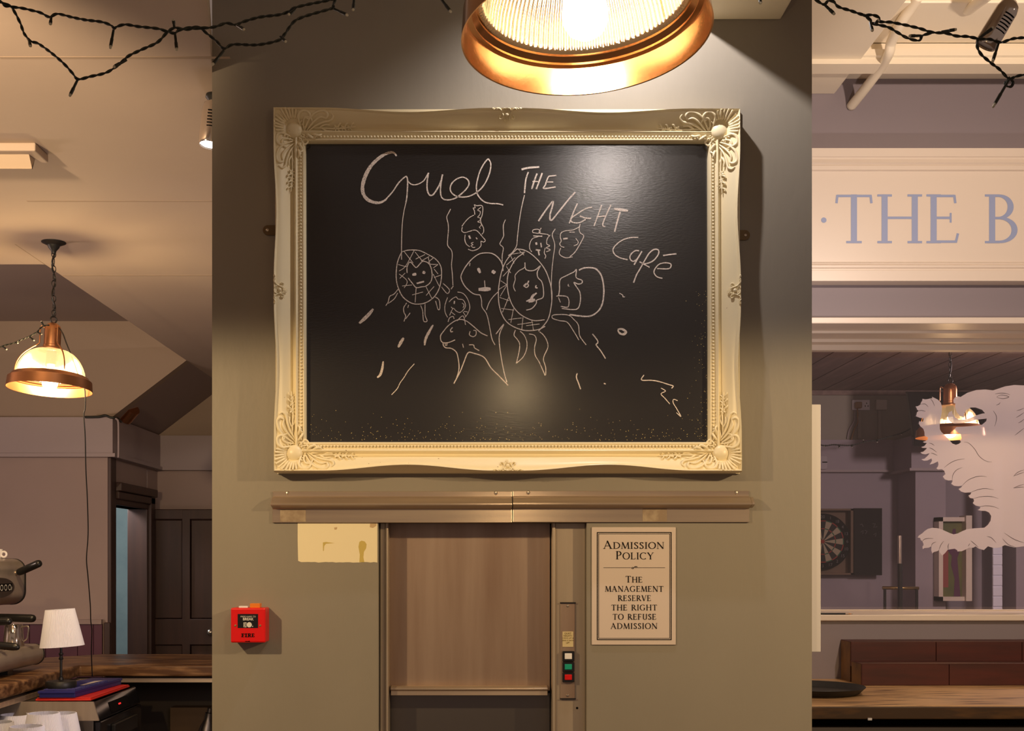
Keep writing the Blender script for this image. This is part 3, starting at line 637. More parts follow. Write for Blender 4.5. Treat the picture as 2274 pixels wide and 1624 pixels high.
drawing = [
 (1, T, [(655,715),(630,830),(612,980),(605,1200),(605,1390)]), (1, T, [(1195,780),(1170,830),(1148,880),(1165,960),(1168,1040),(1160,1140),(1160,1220),(1205,1280),(1215,1350),(1205,1450),(1215,1560),(1222,1700)]), (3, T, [(1022,430),(1000,462)]),
 (1, T, [(1485,850),(1480,800),(1465,770),(1490,765),(1480,730),(1510,742),(1560,738),(1582,765),(1575,850),(1555,910),(1565,960),(1590,1010),(1590,1060),(1570,1085)]), (1, T, [(1475,855),(1420,885),(1370,935),(1330,990)]),
 (1, T, [(1335,1000),(1330,1045),(1365,1065),(1420,1050),(1480,1035),(1520,1050),(1560,1095),(1590,1130),(1612,1160),(1590,1180),(1560,1170),(1560,1220),(1525,1260),(1460,1283),(1405,1265)]), (1, T, [(1370,1090),(1365,1150),(1385,1205),(1425,1235)]),
 (1, 1.6, [(1560,760),(1520,795),(1550,810),(1545,850),(1520,880),(1550,890),(1545,920),(1520,935),(1555,950),(1560,980),(1540,1000),(1555,1015)]), (1, 4, [(1415,1100),(1432,1140)]), (1, 2.6, [(1500,1125),(1515,1145)]), (1, 1.7, [(1470,1180),(1440,1195),(1465,1210),(1440,1225),(1470,1245),(1490,1240)]),
 (1, T, [(1855,910),(1830,970),(1830,1060),(1830,1110),(1790,1190),(1795,1215),(1828,1250),(1815,1340),(1815,1430)]),
 (3, 2.2, [(515,85),(580,70),(680,75),(770,115),(850,165),(895,230),(905,310),(895,400),(870,480),(820,550),(740,600),(650,612),(580,590),(510,530),(465,430),(450,340),(455,240),(470,170),(500,100),(515,85)]),
 (3, 2.2, [(560,300),(560,240),(590,190),(640,240),(660,240),(700,195),(720,180),(770,200),(800,250),(810,330),(795,390),(750,430),(700,440),(650,445),(610,400),(570,350)]),
 (3, 6, [(612,318),(652,310)]), (3, 6, [(715,290),(742,300)]), (3, 4, [(655,405),(730,385)]),
 (3, T, [(475,455),(430,510),(385,535),(370,590),(345,628)]), (3, T, [(465,500),(430,560),(370,605)]), (3, T, [(555,600),(525,650),(530,700),(545,730),(528,785)]), (3, T, [(575,620),(565,650)]), (3, T, [(590,700),(545,760)]), (3, T, [(695,625),(715,680),(725,780),(760,780),(740,720),(740,610)]),
 (3, T, [(840,540),(880,570),(888,650),(870,665),(845,580)]), (3, T, [(905,440),(960,505),(985,475),(960,440),(920,405)]),
 (3, 7, [(220,660),(180,710),(130,760),(80,805)]), (3, 6, [(525,950),(500,990),(470,1045)]), (3, 5.5, [(820,820),(780,890),(745,960),(735,1025)]), (3, 5, [(320,1185),(310,1260),(290,1320),(260,1348)]), (3, T, [(632,1210),(570,1280),(530,1345),(490,1400),(460,1460),(403,1520)]),
 (3, 1.7, [(965,545),(940,620),(940,690),(965,745)]), (3, 1.7, [(1065,490),(1120,505),(1165,560),(1188,640),(1170,700),(1140,745)]), (3, 1.7, [(980,590),(1010,560),(1050,540),(1070,560),(1120,570),(1145,620),(1130,660),(1090,695),(1050,680),(1020,655),(985,725)]),
 (3, 1.7, [(1110,600),(1130,620),(1120,650)]), (3, 1.7, [(1000,640),(1020,660)]), (3, 3, [(1035,580),(1030,610)]), (3, 1.7, [(1000,690),(1040,720)]), (3, 1.7, [(1130,685),(1165,690)]), (3, 1.7, [(1120,690),(1145,730)]),
 (3, T, [(970,790),(985,750),(1020,735),(1030,760)]), (3, T, [(1060,780),(1120,730),(1145,820)]), (3, 2.2, [(1365,930),(1300,900),(1230,840),(1160,785),(1100,765),(1040,780),(970,830),(920,890),(895,930),(900,980),(930,1000),(980,995),(1040,970)]),
 (3, 2.4, [(1015,845),(995,870),(1000,890),(1018,885)]), (3, 2.2, [(920,1000),(925,1030),(950,1050),(1000,1055),(1050,1090),(1070,1150),(1080,1250),(1060,1340),(1028,1408)]), (3, 2.4, [(1028,1408),(1090,1290),(1130,1190),(1170,1100),(1230,1105),(1330,1145),(1400,1250),(1480,1330),(1570,1425)]),
 (3, 2.2, [(1560,1395),(1530,1290),(1500,1130),(1482,980),(1490,900),(1528,812),(1450,912)]), (3, T, [(1190,885),(1185,920),(1220,938),(1248,920),(1250,880),(1225,875)]), (3, T, [(1115,1010),(1125,1048)]), (3, T, [(1180,1020),(1225,1022),(1235,1050),(1282,1078)]), (3, T, [(960,1000),(955,1030)]), (3, T, [(940,1005),(945,1030)]),
 (3, 2.3, [(1290,520),(1230,510),(1180,475),(1130,420),(1100,350),(1110,300),(1150,230),(1210,160),(1280,110),(1350,98),(1420,108),(1480,155),(1515,220),(1520,280)]), (3, T, [(1290,520),(1305,570),(1310,640),(1350,700),(1370,760),(1390,860),(1410,960),(1440,1020)]), (3, T, [(1470,490),(1420,540),(1380,600),(1355,670)]),
 (3, 6, [(1270,250),(1292,300)]), (3, 5, [(1420,270),(1432,310)]), (3, 5, [(1405,290),(1447,290)]), (3, T, [(1335,375),(1340,440)]), (3, 8, [(1275,465),(1397,460)]), (3, T, [(1190,200),(1185,230)]),
 (4, 2.2, [(270,55),(330,60),(400,95),(480,170),(540,260),(580,380),(592,480),(580,600),(550,700),(470,795)]), (4, 2.2, [(530,750),(470,780),(380,790),(310,780),(220,740),(160,680),(120,580),(108,460),(120,340),(150,220),(200,130),(280,50)]),
 (4, 2.2, [(340,90),(270,140),(215,230),(190,320),(195,440),(230,550),(290,630),(370,680),(440,700),(525,692)]),
 (4, T, [(262,435),(245,390),(260,330),(260,290),(295,250),(345,220),(348,175)]), (4, 2.3, [(348,175),(355,235),(400,250),(445,240),(488,205),(460,260),(465,310),(500,350),(515,420),(510,490),(455,515),(450,545),(410,590),(360,605)]),
 (4, 3, [(335,390),(370,365),(382,340)]), (4, 2.4, [(340,390),(365,400),(380,380),(360,365),(340,380)]), (4, 3, [(450,380),(445,400),(462,405)]), (4, 5, [(455,450),(420,475),(400,510),(360,525)]), (4, 6, [(380,530),(440,510)]),
 (4, T, [(262,785),(250,830),(280,870),(300,910),(295,980),(270,1085)]), (4, T, [(270,1085),(330,1030),(362,960),(365,890),(340,830),(305,795)]), (4, T, [(385,820),(430,830),(450,870),(435,940),(440,1010),(480,1080),(530,1195)]), (4, T, [(535,1190),(535,1120),(515,1040),(555,940),(545,880),(515,830),(480,800)]),
 (4, 3.4, [(835,245),(880,225),(940,222),(990,235),(1030,280),(1050,340),(1060,430),(1050,530),(1020,600),(960,650),(890,662),(750,645)]), (4, 2.4, [(650,480),(660,420),(665,330),(720,295),(790,260),(812,240),(810,310),(860,335),(862,360),(830,370),(790,355),(810,390),(845,450),(845,540),(810,598),(680,590)]),
 (4, 2.2, [(632,480),(660,475),(735,490),(738,575),(670,570)]), (4, T, [(650,490),(668,535)]), (4, T, [(740,370),(738,385),(750,390)]), (4, T, [(835,875),(790,800),(730,715),(660,700),(600,680),(595,655),(640,645),(740,650),(790,690),(830,740),(840,830),(870,880),(900,918)]),
 (4, 2.6, [(958,820),(1000,875),(1005,900),(990,920),(1030,970),(1075,1042)]), (4, 2.6, [(820,1175),(812,1210),(830,1260),(850,1318)]), (4, T, [(1200,452),(1230,470),(1232,485),(1250,485)]), (4, 5, [(1185,780),(1220,775),(1258,800),(1240,822),(1205,815),(1185,785)]),
 (4, 2.3, [(1422,1190),(1400,1235),(1490,1238),(1560,1250),(1640,1275),(1685,1290),(1670,1310)]), (4, T, [(1575,1308),(1615,1335),(1575,1360),(1610,1400),(1655,1452)]), (4, T, [(1725,1422),(1690,1410),(1685,1440),(1720,1500),(1755,1565),(1715,1530)]), (4, 2.4, [(1060,1265),(1076,1272)]),
 (2, T, [(292,420),(260,560),(235,720),(220,860),(212,930),(175,990),(130,1030)]), (2, T, [(600,760),(570,820),(595,920),(580,1050),(565,1200),(560,1340),(565,1470)]),
 (2, T, [(365,990),(345,960),(345,910),(370,860),(420,840),(470,830)]), (2, T, [(400,800),(375,795),(380,770),(430,765),(450,790),(430,805),(400,800)]), (2, T, [(460,750),(440,800),(520,815),(535,830)]), (2, 2.6, [(380,830),(470,835)]), (2, T, [(550,820),(520,860),(515,910),(545,930),(510,950),(550,970),(510,990)]), (2, T, [(500,950),(490,1000),(505,1030),(495,1060)]),
 (2, 4.5, [(408,895),(413,920)]), (2, 2.8, [(455,900),(462,945)]), (2, 3.5, [(405,970),(450,975)]), (2, 3.5, [(430,975),(440,1025)]),
 (2, T, [(850,710),(840,760),(850,800),(885,830),(860,890),(800,990),(745,1040)]), (2, T, [(840,740),(780,770),(700,780),(660,800),(650,840),(660,880),(645,910),(660,935),(690,945)]), (2, T, [(655,950),(640,1000),(660,1030),(710,1050),(775,1040)]), (2, 3.5, [(680,860),(725,855)]), (2, 1.7, [(740,793),(795,793)]), (2, 1.7, [(805,855),(830,890),(820,915),(785,930)])]
hatch = [(3, [(530,85),(620,200)]),(3,[(630,75),(545,230),(480,280)]),(3,[(640,90),(720,190)]),(3,[(740,115),(645,160)]),(3,[(780,135),(700,180)]),(3,[(770,140),(790,220)]),(3,[(820,150),(770,205),(870,215)]),(3,[(870,215),(820,250)]),(3,[(470,215),(560,240)]),(3,[(480,310),(560,380),(530,450)]),(3,[(540,300),(485,355)]),(3,[(510,430),(610,420)]),(3,[(830,260),(870,310)]),(3,[(820,310),(880,430)]),(3,[(830,345),(900,320)]),(3,[(650,450),(640,595)]),(3,[(750,440),(810,560)]),(3,[(610,520),(720,490)]),(3,[(750,525),(830,435)]),
 (4,[(205,105),(350,80)]),(4,[(280,50),(340,110)]),(4,[(180,200),(260,130)]),(4,[(220,115),(250,185)]),(4,[(180,210),(220,270)]),(4,[(150,300),(215,230)]),(4,[(130,340),(185,375)]),(4,[(110,420),(190,370)]),(4,[(120,490),(205,520)]),(4,[(190,370),(125,480)]),(4,[(205,480),(145,625)]),(4,[(135,590),(250,605)]),(4,[(245,590),(220,720)]),(4,[(200,690),(320,675)]),(4,[(330,670),(320,780)]),(4,[(280,735),(420,715)]),(4,[(410,700),(425,785)]),(4,[(360,745),(480,730)])]
def chalk(mb, rg, wd, pts, rnd):
    x0, y0, k = R[rg]
    P = [Vector((x0+a*k, y0+b*k)) for a, b in pts]
    P = spline(P, 5) if len(P) > 2 else [P[0].lerp(P[1], i/4) for i in range(5)]
    ws = [max(1.3, wd*(.95+.25*rnd.random()))*.88 for _ in P]
    if wd >= 5:
        for i in range(len(ws)): ws[i] *= .45+.75*math.sin(PI*(i+.8)/(len(ws)+.6))
    ribbon(mb, [(p.x, p.y) for p in P], ws, YK, lambda a, b, y: at(a, b, y))
rnd = random.Random(3)
mb = M()
for rg, wd, pts in letters: chalk(mb, rg, wd, pts, rnd)
mb.build('chalk_lettering', m_chalk, FB)['label'] = 'chalk lettering naming two acts'
mb = M(); YK -= .0002
for rg, wd, pts in drawing: chalk(mb, rg, wd, pts, rnd)
for rg, pts in hatch: chalk(mb, rg, 1.5, pts, rnd)
mb.build('chalk_drawing', m_chalk, FB)['label'] = 'chalk drawing of faces and creatures'
# faint chalk smudge beside the first letter
# flecks of chalk grit low on the board
mb = M()
for i in range(380):
    px = rnd.uniform(683, 1570); py = 981-abs(rnd.gauss(0, 26))-2
    if rnd.random() < .25: px = 1571-abs(rnd.gauss(0, 20)); py = rnd.uniform(640, 978)
    q = at(px, py, D-.0143); r = rnd.uniform(.0004, .0010)
    mb.add([q+Vector((r*math.cos(t), 0, r*math.sin(t))) for t in (0, 1.3, 2.4, 3.6, 5)], [(0, 1, 2, 3, 4)])
o = mb.build('chalk_dust', mat('yellow_grit', (.62, .50, .20), .8), FB); o['kind'] = 'stuff'

# ================================================================ steel ticket rails under the frame
for x0, x1, x2, dy, lab, scr, res in ((603, 1137, 1137, 0, 'steel ticket rail under the frame, the half ending left above the cream patch', (639, 1101), (622, 679)),
                                     (1139, 1675, 1667, -1, 'steel ticket rail under the frame, the half above the admission notice', (1173, 1634), (1427, 1481))):
    g = thing('ticket_rail', lab, 'rail', (ax((x0+x1)/2, D), D, az(1161+dy, D)), 'steel ticket rails')
    z = lambda py: az(py+dy, D-.015)
    pr = [(0, z(1091)), (-.004, z(1091)), (-.004, z(1103)), (-.012, z(1105)), (-.020, z(1107)), (-.034, z(1119)), (-.035, z(1122)), (-.033, z(1124)), (-.010, z(1129)), (-.007, z(1131)), (-.007, z(1161)), (0, z(1161))]
    M().prism([(ax(x0, D-.02), D+a, b) for a, b in pr], (ax(x2, D-.02)-ax(x0, D-.02), 0, 0)).build('rail', m_steelh, g, bev=.0012)
    if x2 < x1: M().prism([(ax(x2, D-.02), D+a, b) for a, b in pr[3:9]], (ax(x1, D-.03)-ax(x2, D-.02), 0, 0)).build('rail_end', m_steelh, g)
    for s in scr: M().lathe([(0, .0025), (.0035, .002), (.005, 0)], 14, Matrix.Translation((ax(s, D), D-.004, z(1095))) @ Matrix.Rotation(PI/2, 4, 'X')).build('screw', m_nickel, g)
    M().box(ax(res[0], D-.0075), ax(res[1], D-.0075), D-.0076, D-.0070, z(1159), z(1131)).build('tape_residue', m_residue, g)

# cream patch of unpainted wall
rnd = random.Random(5); pts = []
for i in range(24): pts.append((661+i*177/23, 1250-rnd.uniform(0, 1.6)))
pts = [(661, 1158), (661, 1200), (662, 1246)]+pts[1:]+[(838, 1158)]
tag(M().prism([at(a, b, D-.0006) for a, b in pts], (0, .0006, 0)).build('bare_patch', m_bare), 'cream patch of bare wall with yellow drips left of the hatch', 'patch')
bpz = [o for o in COL.objects if o.name.startswith('bare_patch')][0]
for P in ([(798, 1204), (803, 1201), (810, 1203), (814, 1209), (813, 1218), (808, 1226), (807, 1238), (809, 1249), (798, 1249), (799, 1232), (796, 1215)],
          [(717, 1205), (724, 1204), (743, 1206.5), (724, 1208), (720, 1213), (719, 1224), (717.5, 1224)]):
    M().prism([at(a, b, D-.0008) for a, b in P], (0, .0002, 0)).build('yellow_drip', mat('yellow_drip', (.60, .47, .13), .4), bpz)
for P in ([(822, 1163), (836, 1162), (836, 1168), (828, 1173), (821, 1171)], [(742, 1172), (749, 1171), (748, 1176), (743, 1177)]):
    M().prism([at(a, b, D-.0008) for a, b in P], (0, .0002, 0)).build('tan_stain', mat('tan_stain', (.55, .40, .22), .6), bpz)

# ================================================================ admission notice
nt_ = thing('admission_notice', 'pale notice with double black border headed Admission Policy', 'notice', (ax(1407, D), D, az(1434, D)))
YN = D-.004
M().box(ax(1314, YN), ax(1501, YN), YN, D-.0004, az(1433, YN), az(1171, YN)).build('board', m_paper, nt_, bev=.002)
mb = M()
def line(x0, y0, x1, y1, w_): ribbon(mb, [(x0, y0), (x1, y1)], [w_, w_], YN-.0004, lambda a, b, y: at(a, b, y))
def rect(x0, y0, x1, y1, w_):
    line(x0-w_/2, y0, x1+w_/2, y0, w_); line(x0-w_/2, y1, x1+w_/2, y1, w_); line(x0, y0, x0, y1, w_); line(x1, y0, x1, y1, w_)
rect(1326.5, 1183, 1490.5, 1421, 1.9); rect(1329.6, 1186, 1487.4, 1418, 1.0)
mb.build('border', m_ink, nt_)
mb = M(); Yt = YN-.0006
serif(mb, '^ADMISSION', 1407.5, 1219, 17.5, Yt, small=14.5, gap=.13, fit=134, weight=1.22)
serif(mb, '^POLICY', 1409.5, 1242.5, 18, Yt, small=15, gap=.13, fit=83, weight=1.22)
for t, cx, b, fit in (('^THE', 1408, 1294, 37), ('MANAGEMENT', 1408.5, 1314.5, 129), ('RESERVE', 1409, 1335, 73), ('THE RIGHT', 1408.5, 1356, 101), ('TO REFUSE', 1409, 1376.5, 96), ('ADMISSION', 1408, 1397, 103)):
    serif(mb, t, cx, b, 14.5 if t[0] == '^' else 12.6, Yt, small=12.6, gap=.16, fit=fit, weight=1.25)
mb.build('lettering', m_ink, nt_)
mb = M()
line(1340, 1261, 1401, 1261, .8); line(1415, 1261, 1477, 1261, .8)
for P in (arc(1405, 1261.5, 2.4, 1.4, 0, 360, 12), arc(1412.5, 1260, 2.2, 1.3, 0, 360, 12), [(1403, 1263), (1406, 1263.5), (1410, 1258.5), (1415, 1258.5)]):
    ribbon(mb, P, [1.0]*len(P), YN-.0005, lambda a, b, y: at(a, b, y))
mb.build('flourish', m_ink, nt_)

# ================================================================ dumbwaiter hatch
dw = thing('dumbwaiter', 'steel dumbwaiter hatch with two sliding leaves under the ticket rails', 'dumbwaiter', (ax(1060, D), D+.1, 0))
YJ, YU = D+.032, D+.085
zt = OZ
M().box(OX0+.002, ax(856, YJ), YJ, YJ+.06, .02, zt).box(ax(856, YJ), ax(862.5, YJ), YJ-.006, YJ+.06, .02, zt).build('jamb', m_steel, dw, bev=.0015)
M().box(ax(1233, YJ), OX1-.0005, YJ, YJ+.06, .02, zt).box(ax(1226.5, YJ), ax(1233, YJ), YJ-.006, YJ+.06, .02, zt).build('jamb', m_steel, dw, bev=.0015)
M().box(ax(862.5, YJ), ax(1226.5, YJ), YJ+.18, YJ+.20, .02, zt).build('shaft_back', m_steeldark, dw)
ul = M().box(ax(866, YU), ax(1221, YU), YU, YU+.02, az(1534, YU), zt).build('upper_leaf', m_steeldoor, dw)
z0, z1 = az(1545, YU-.03), az(1525, YU-.03)
bar = M().prism([(ax(868, YU-.03), y, z) for y, z in ((YU, z1), (YU-.03, z1), (YU-.036, z1-.004), (YU-.036, z1-.008), (YU-.03, z1-.011), (YU-.03, z0), (YU, z0))], (ax(1216, YU-.03)-ax(868, YU-.03), 0, 0))
bar.build('pull_handle', m_steelh, dw, bev=.001)
M().box(ax(866, YU+.03), ax(1221, YU+.03), YU+.03, YU+.045, .03, az(1540, YU+.03)).build('lower_leaf', m_steeldark, dw)  # dark steel here puts the shade of the recess into the leaf's colour
YP = YJ-.004
cp_ = M().box(ax(1245, YP), ax(1277, YP), YP, YJ+.004, az(1552, YP), az(1340, YP)).build('control_plate', m_steeldoor, dw, bev=.0008)
M().box(ax(1243.5, YP), ax(1278.5, YP), YP-.002, YP, az(1341, YP), az(1338, YP)).box(ax(1243.5, YP), ax(1278.5, YP), YP-.002, YP, az(1554, YP), az(1551, YP)).build('plate_edge', m_gblack, cp_)
for y0, y1, mm, lab in ((1446, 1469, m_china, 'white push button'), (1470, 1492, mat('green_button', (.01, .33, .22), .3), 'green push button'), (1493, 1515, mat('red_button', (.62, .006, .004), .3), 'red push button')):
    hz = M().box(ax(1248.5, YP), ax(1275, YP), YP-.010, YP, az(y1, YP), az(y0, YP)).build('button_housing', m_gblack, cp_, bev=.0015)
    b = M().box(ax(1254, YP-.01), ax(1270, YP-.01), YP-.013, YP-.008, az(y1-5.5, YP), az(y0+4.5, YP)).build('push_button', mm, cp_, bev=.001); b['label'] = lab
nn = M().box(ax(1249, YP), ax(1273, YP), YP-.0012, YP, az(1437, YP), az(1403, YP)).build('handwritten_note', m_note, cp_)
mpen = mat('brown_pen', (.16, .10, .02), .7)
for k, t in enumerate(('QUIET', 'NIGHT?', 'CHECK LIFT &', 'SEND IT BACK', 'UP!')):
    sans(t, .0062 if k not in (2, 3) else .0046, 1261, 1407.5+k*5.2, YP-.0016, mpen, 'note_writing', nn)
for py in (1346, 1545): M().lathe([(0, .002), (.003, .0015), (.004, 0)], 12, Matrix.Translation(at(1260.5, py, YP)) @ Matrix.Rotation(PI/2, 4, 'X')).build('screw', m_nickel, cp_)
M().lathe([(0, .0006), (.003, .0006), (.003, 0)], 12, Matrix.Translation(at(1281.5, 1573, YJ)) @ Matrix.Rotation(PI/2, 4, 'X')).build('drilled_hole', m_ink, dw)

# ================================================================ fire alarm call point
fc = thing('fire_call_point', 'red break glass fire alarm call point on the pillar', 'fire alarm', (ax(555, D), D, az(1428, D)))
YC = D-.055
M().box(ax(512, YC), ax(589.5, YC), YC, D-.0005, az(1428, YC), az(1350.5, YC)).build('housing', m_red, fc, bev=.004, bseg=3)
M().box(ax(528, YC), ax(573, YC), YC-.0008, YC+.002, az(1395, YC), az(1364, YC)).build('glass_window', m_gblack, fc)
mwh = mat('window_print', (.72, .70, .66), .6)
sans('PRESS HARD TO', .0052, 551, 1370, YC-.0012, mwh, 'window_text', fc)
sans('BREAK', .0088, 551, 1375.7, YC-.0012, mwh, 'window_text', fc, bold=.0002)
mb = M(); mb.box(ax(541, YC), ax(547.3, YC), YC-.0013, YC-.001, az(1393.6, YC), az(1382.4, YC))
mb.add([at(553.5+5.8*math.cos(t*PI/12), 1388+5.8*math.sin(t*PI/12), YC-.0013) for t in range(24)], [tuple(range(24))])
mb.add([at(561+1.2*math.cos(t*PI/5), 1391.5+1.2*math.sin(t*PI/5), YC-.0013) for t in range(10)], [tuple(range(10))])
mb.build('window_emblem', mwh, fc)
mb = M()
for p in ([(541, 1383), (547, 1386.6)], [(541, 1393), (547, 1389.4)], [(540.5, 1388), (547.5, 1388)], [(544, 1382), (544, 1394)]): ribbon(mb, p, [.6, .6], YC-.0016, lambda a, b, y: at(a, b, y))
mb.build('emblem_lines', m_ink, fc)
mb = M(); x = 536.4                                # slab lettering FIRE
def R_(x0, y0, x1, y1):
    _rc[0] += 1; q = YC-.0006-(_rc[0] % 60)*1.2e-5
    mb.add([at(x0, y0, q), at(x1, y0, q), at(x1, y1, q), at(x0, y1, q)], [(0, 1, 2, 3)])
b0, b1 = 1415.4, 1407.2
R_(537, b0, 539.3, b1); R_(535.8, b0, 541, b0-1.3); R_(535.8, b1+1.2, 542.6, b1); R_(541.6, b1+3, 542.6, b1); R_(539, b1+4.6, 541.4, b1+3.5)
R_(545, b0, 547.4, b1); R_(543.7, b0, 548.7, b0-1.3); R_(543.7, b1+1.2, 548.7, b1)
R_(550.8, b0, 553, b1); R_(549.6, b0, 554.2, b0-1.3); R_(549.6, b1+1.2, 555, b1)
for P in ([(553, b1+.6), (555.6, b1+.8), (556.6, b1+2.3), (555.6, b1+3.9), (553, b1+4.3)], [(554, b1+4.2), (555.6, b1+6), (556.4, b0-.5), (557.6, b0-.4)]): ribbon(mb, P, [1.8]*len(P), YC-.0007, lambda a, b, y: at(a, b, y))
R_(559.4, b0, 561.6, b1); R_(558.3, b0, 565, b0-1.2); R_(558.3, b1+1.2, 564.6, b1); R_(563.6, b1+2.8, 564.6, b1); R_(564, b0, 565, b0-3); R_(561.4, b1+4.7, 563.4, b1+3.6)
mb.build('fire_lettering', m_ink, fc)
M().box(ax(544.5, YC), ax(553, YC), YC-.0006, YC, az(1425.3, YC), az(1424, YC)).lathe([(0, .0006), (.0016, .0006), (.0016, 0)], 12, Matrix.Translation(at(553.5, 1424.6, YC)) @ Matrix.Rotation(PI/2, 4, 'X')).build('keyhole', m_ink, fc)
for px in (522.6, 577.5): M().lathe([(0, .0015), (.0022, .0012), (.0032, 0)], 14, Matrix.Translation(at(px, 1390, YC)) @ Matrix.Rotation(PI/2, 4, 'X')).build('screw', m_brass, fc)
M().box(ax(529, YC), ax(549, YC), YC+.006, YC+.02, az(1350.8, YC), az(1346.6, YC)).build('top_tab', m_china, fc, bev=.001)['label'] = 'white plastic tab'
M().box(ax(553, YC), ax(575.4, YC), YC+.010, YC+.035, az(1350.8, YC), az(1341, YC)).build('indicator', m_amber, fc, bev=.001)['label'] = 'amber indicator block'
# ================================================================ copper pendant lamps (rim plane at local z = 0)
RR = .157
def pendant(loc, rot, hang, label, power, bulbmat, rimmat=None):
    t = thing('pendant_lamp', label, 'lamp', loc, 'copper pendant lamps', local=True)
    t.rotation_euler = rot
    rim = M().lathe([(.1565, .0005), (.1585, 0), (.1580, .003), (.1545, .038), (.1470, .043), (.1410, .052), (.1330, .056), (.1320, .0535), (.1385, .0495), (.1380, .046), (.1445, .0405), (.1435, .037), (.1500, .035), (.1565, .0005)], 96).build('copper_rim', rimmat or m_copper, t, auto=35)
    for k in (197, 343, 270):
        q = math.radians(k)
        M().lathe([(0, 0), (.0045, .001), (.0045, .004), (.003, .004), (.003, .012)], 10, Matrix.Translation((.1395*math.cos(q), .1395*math.sin(q), .0385))).build('rim_screw', m_brass, rim)
    n = 432
    pr = [(.1345, .047), (.1300, .049), (.1285, .052), (.1270, .060), (.1240, .075), (.1180, .092), (.1090, .110), (.0970, .126), (.0820, .140), (.0660, .149), (.0470, .154)]
    M().lathe(pr, n, rib=lambda j, k: (.0011*math.cos(2*PI*k/4) if 2 <= j else (.0008*math.cos(2*PI*k/3) if j == 1 else 0))).build('glass_dome', m_domeglass if rimmat is None else m_domefar, t, smooth=True)
    M().lathe([(.050, .150), (.050, .157), (.036, .160), (.033, .164), (.033, .172), (.031, .174), (.031, .232), (.028, .246), (.020, .256), (.010, .261), (0, .262)], 40).build('copper_cap', m_copper_old, t, auto=35)
    for k in range(3):
        q = math.radians(32+120*k)
        P = spline([(.030, .238), (.040, .246), (.046, .236), (.0465, .190), (.050, .176), (.076, .158), (.106, .132), (.126, .098), (.132, .060)], 5)
        M().tube([(p.x*math.cos(q), p.x*math.sin(q), p.y) for p in P], .0026, 8).build('support_rod', m_copper_old, t, smooth=True)
    M().lathe([(0, .150), (.018, .150), (.020, .140), (.020, .098), (.0, .098)], 24).build('lampholder', m_black, t, auto=35)
    M().lathe([(0, -.002), (.012, .000), (.022, .007), (.028, .018), (.0295, .030), (.027, .046), (.020, .064), (.0145, .080), (.0135, .098)], 28).build('bulb', bulbmat, t, smooth=True)
    # hanging chain straight up in the world, canopy at the ceiling
    inv = Euler(rot).to_matrix().inverted()
    top = Vector((0, 0, .262))
    M().torus(Matrix.Translation(top+Vector((0, 0, .012))) @ Matrix.Rotation(PI/2, 4, 'X'), .012, .0028, 20, 8).build('hanging_loop', m_satin, t, smooth=True)
    mb = M(); L0 = hang-.262-.024-.03; nl = max(3, int(L0/.026))
    base = top+Vector((0, 0, .022))
    up = inv @ Vector((0, 0, 1))
    rotm = Vector((0, 0, 1)).rotation_difference(up).to_matrix().to_4x4()
    for i in range(nl):
        c = base+up*((i+.5)*L0/nl)
        mb.torus(Matrix.Translation(c) @ rotm @ Matrix.Rotation(PI/2*(i % 2), 4, 'Z') @ Matrix.Rotation(PI/2, 4, 'X') @ Matrix.Scale(1.55, 4, (0, 1, 0)), .0080, .0017, 14, 6)
    mb.build('chain', m_satin, t, smooth=True)
    P = []
    for i in range(40):
        s = i/39; P.append(base+up*(L0*s)+Vector((.009*math.sin(s*13+.5)*min(1, 6*s), .007*math.cos(s*11), 0)))
    M().tube(P, .0032, 8).build('power_cord', m_black, t, smooth=True)
    ce = base+up*L0
    M().lathe([(0, -.012), (.008, -.012), (.010, -.002), (.020, .010), (.024, .020), (.040, .027), (.046, .030), (.046, .034), (0, .034)], 28, Matrix.Translation(ce) @ rotm).build('ceiling_rose', m_satin, t, auto=35)
    l = lamp('POINT', 'bulb_light', (0, 0, .028), power, WARM, .03); l.parent = t
    return t
NL = at(1302, 81, 1.48)
pendant(NL, (math.radians(-4.5), math.radians(-2.6), 0), 3.6-NL.z, 'large lit copper pendant lamp hanging in front of the chalkboard', 9, m_bulb)
FL = at(110, 866, 4.5)
pendant(FL, (math.radians(-1.5), math.radians(3.8), math.radians(40)), ZC-FL.z, 'lit copper pendant lamp hanging over the bar counter at left', 32, m_bulb_far, m_copper_old)
RL = at(2110, 972, 5.64)  # lamp added behind the glass in place of a reflection on it
pendant(RL, (0, 0, math.radians(8)), ZP-RL.z, 'lit copper pendant lamp behind the etched window, standing in for a reflection', 9, m_bulb_far, m_copper_old)

# ================================================================ ceiling spotlights
def spot(loc, rot, lit, label, side=1):
    t = thing('ceiling_spotlight', label, 'spotlight', loc, 'ceiling spotlights', local=True); t.rotation_euler = rot
    # local: axis along -z, lens at the bottom, fins on the camera side
    M().lathe([(0, .062), (.012, .061), (.024, .050), (.028, .034), (.029, -.030), (.0285, -.058), (.026, -.062), (.0235, -.058), (0, -.054)], 28).build('housing', m_chrome, t, auto=40)
    mb = M()
    for k in range(6): 
        z = .022-k*.0085
        for q0 in (-100, 30):
            P = [(.0293*math.cos(math.radians(q0+a)), .0293*math.sin(math.radians(q0+a)), z) for a in range(0, 61, 10)]
            mb.tube(P, .0013, 6)
    mb.build('cooling_slots', m_ink, t)
    M().lathe([(0, -.0585), (.0225, -.0585), (.0225, -.0555), (0, -.0555)], 24).build('lens', m_spotlens if lit else m_steeldark, t)
    return t
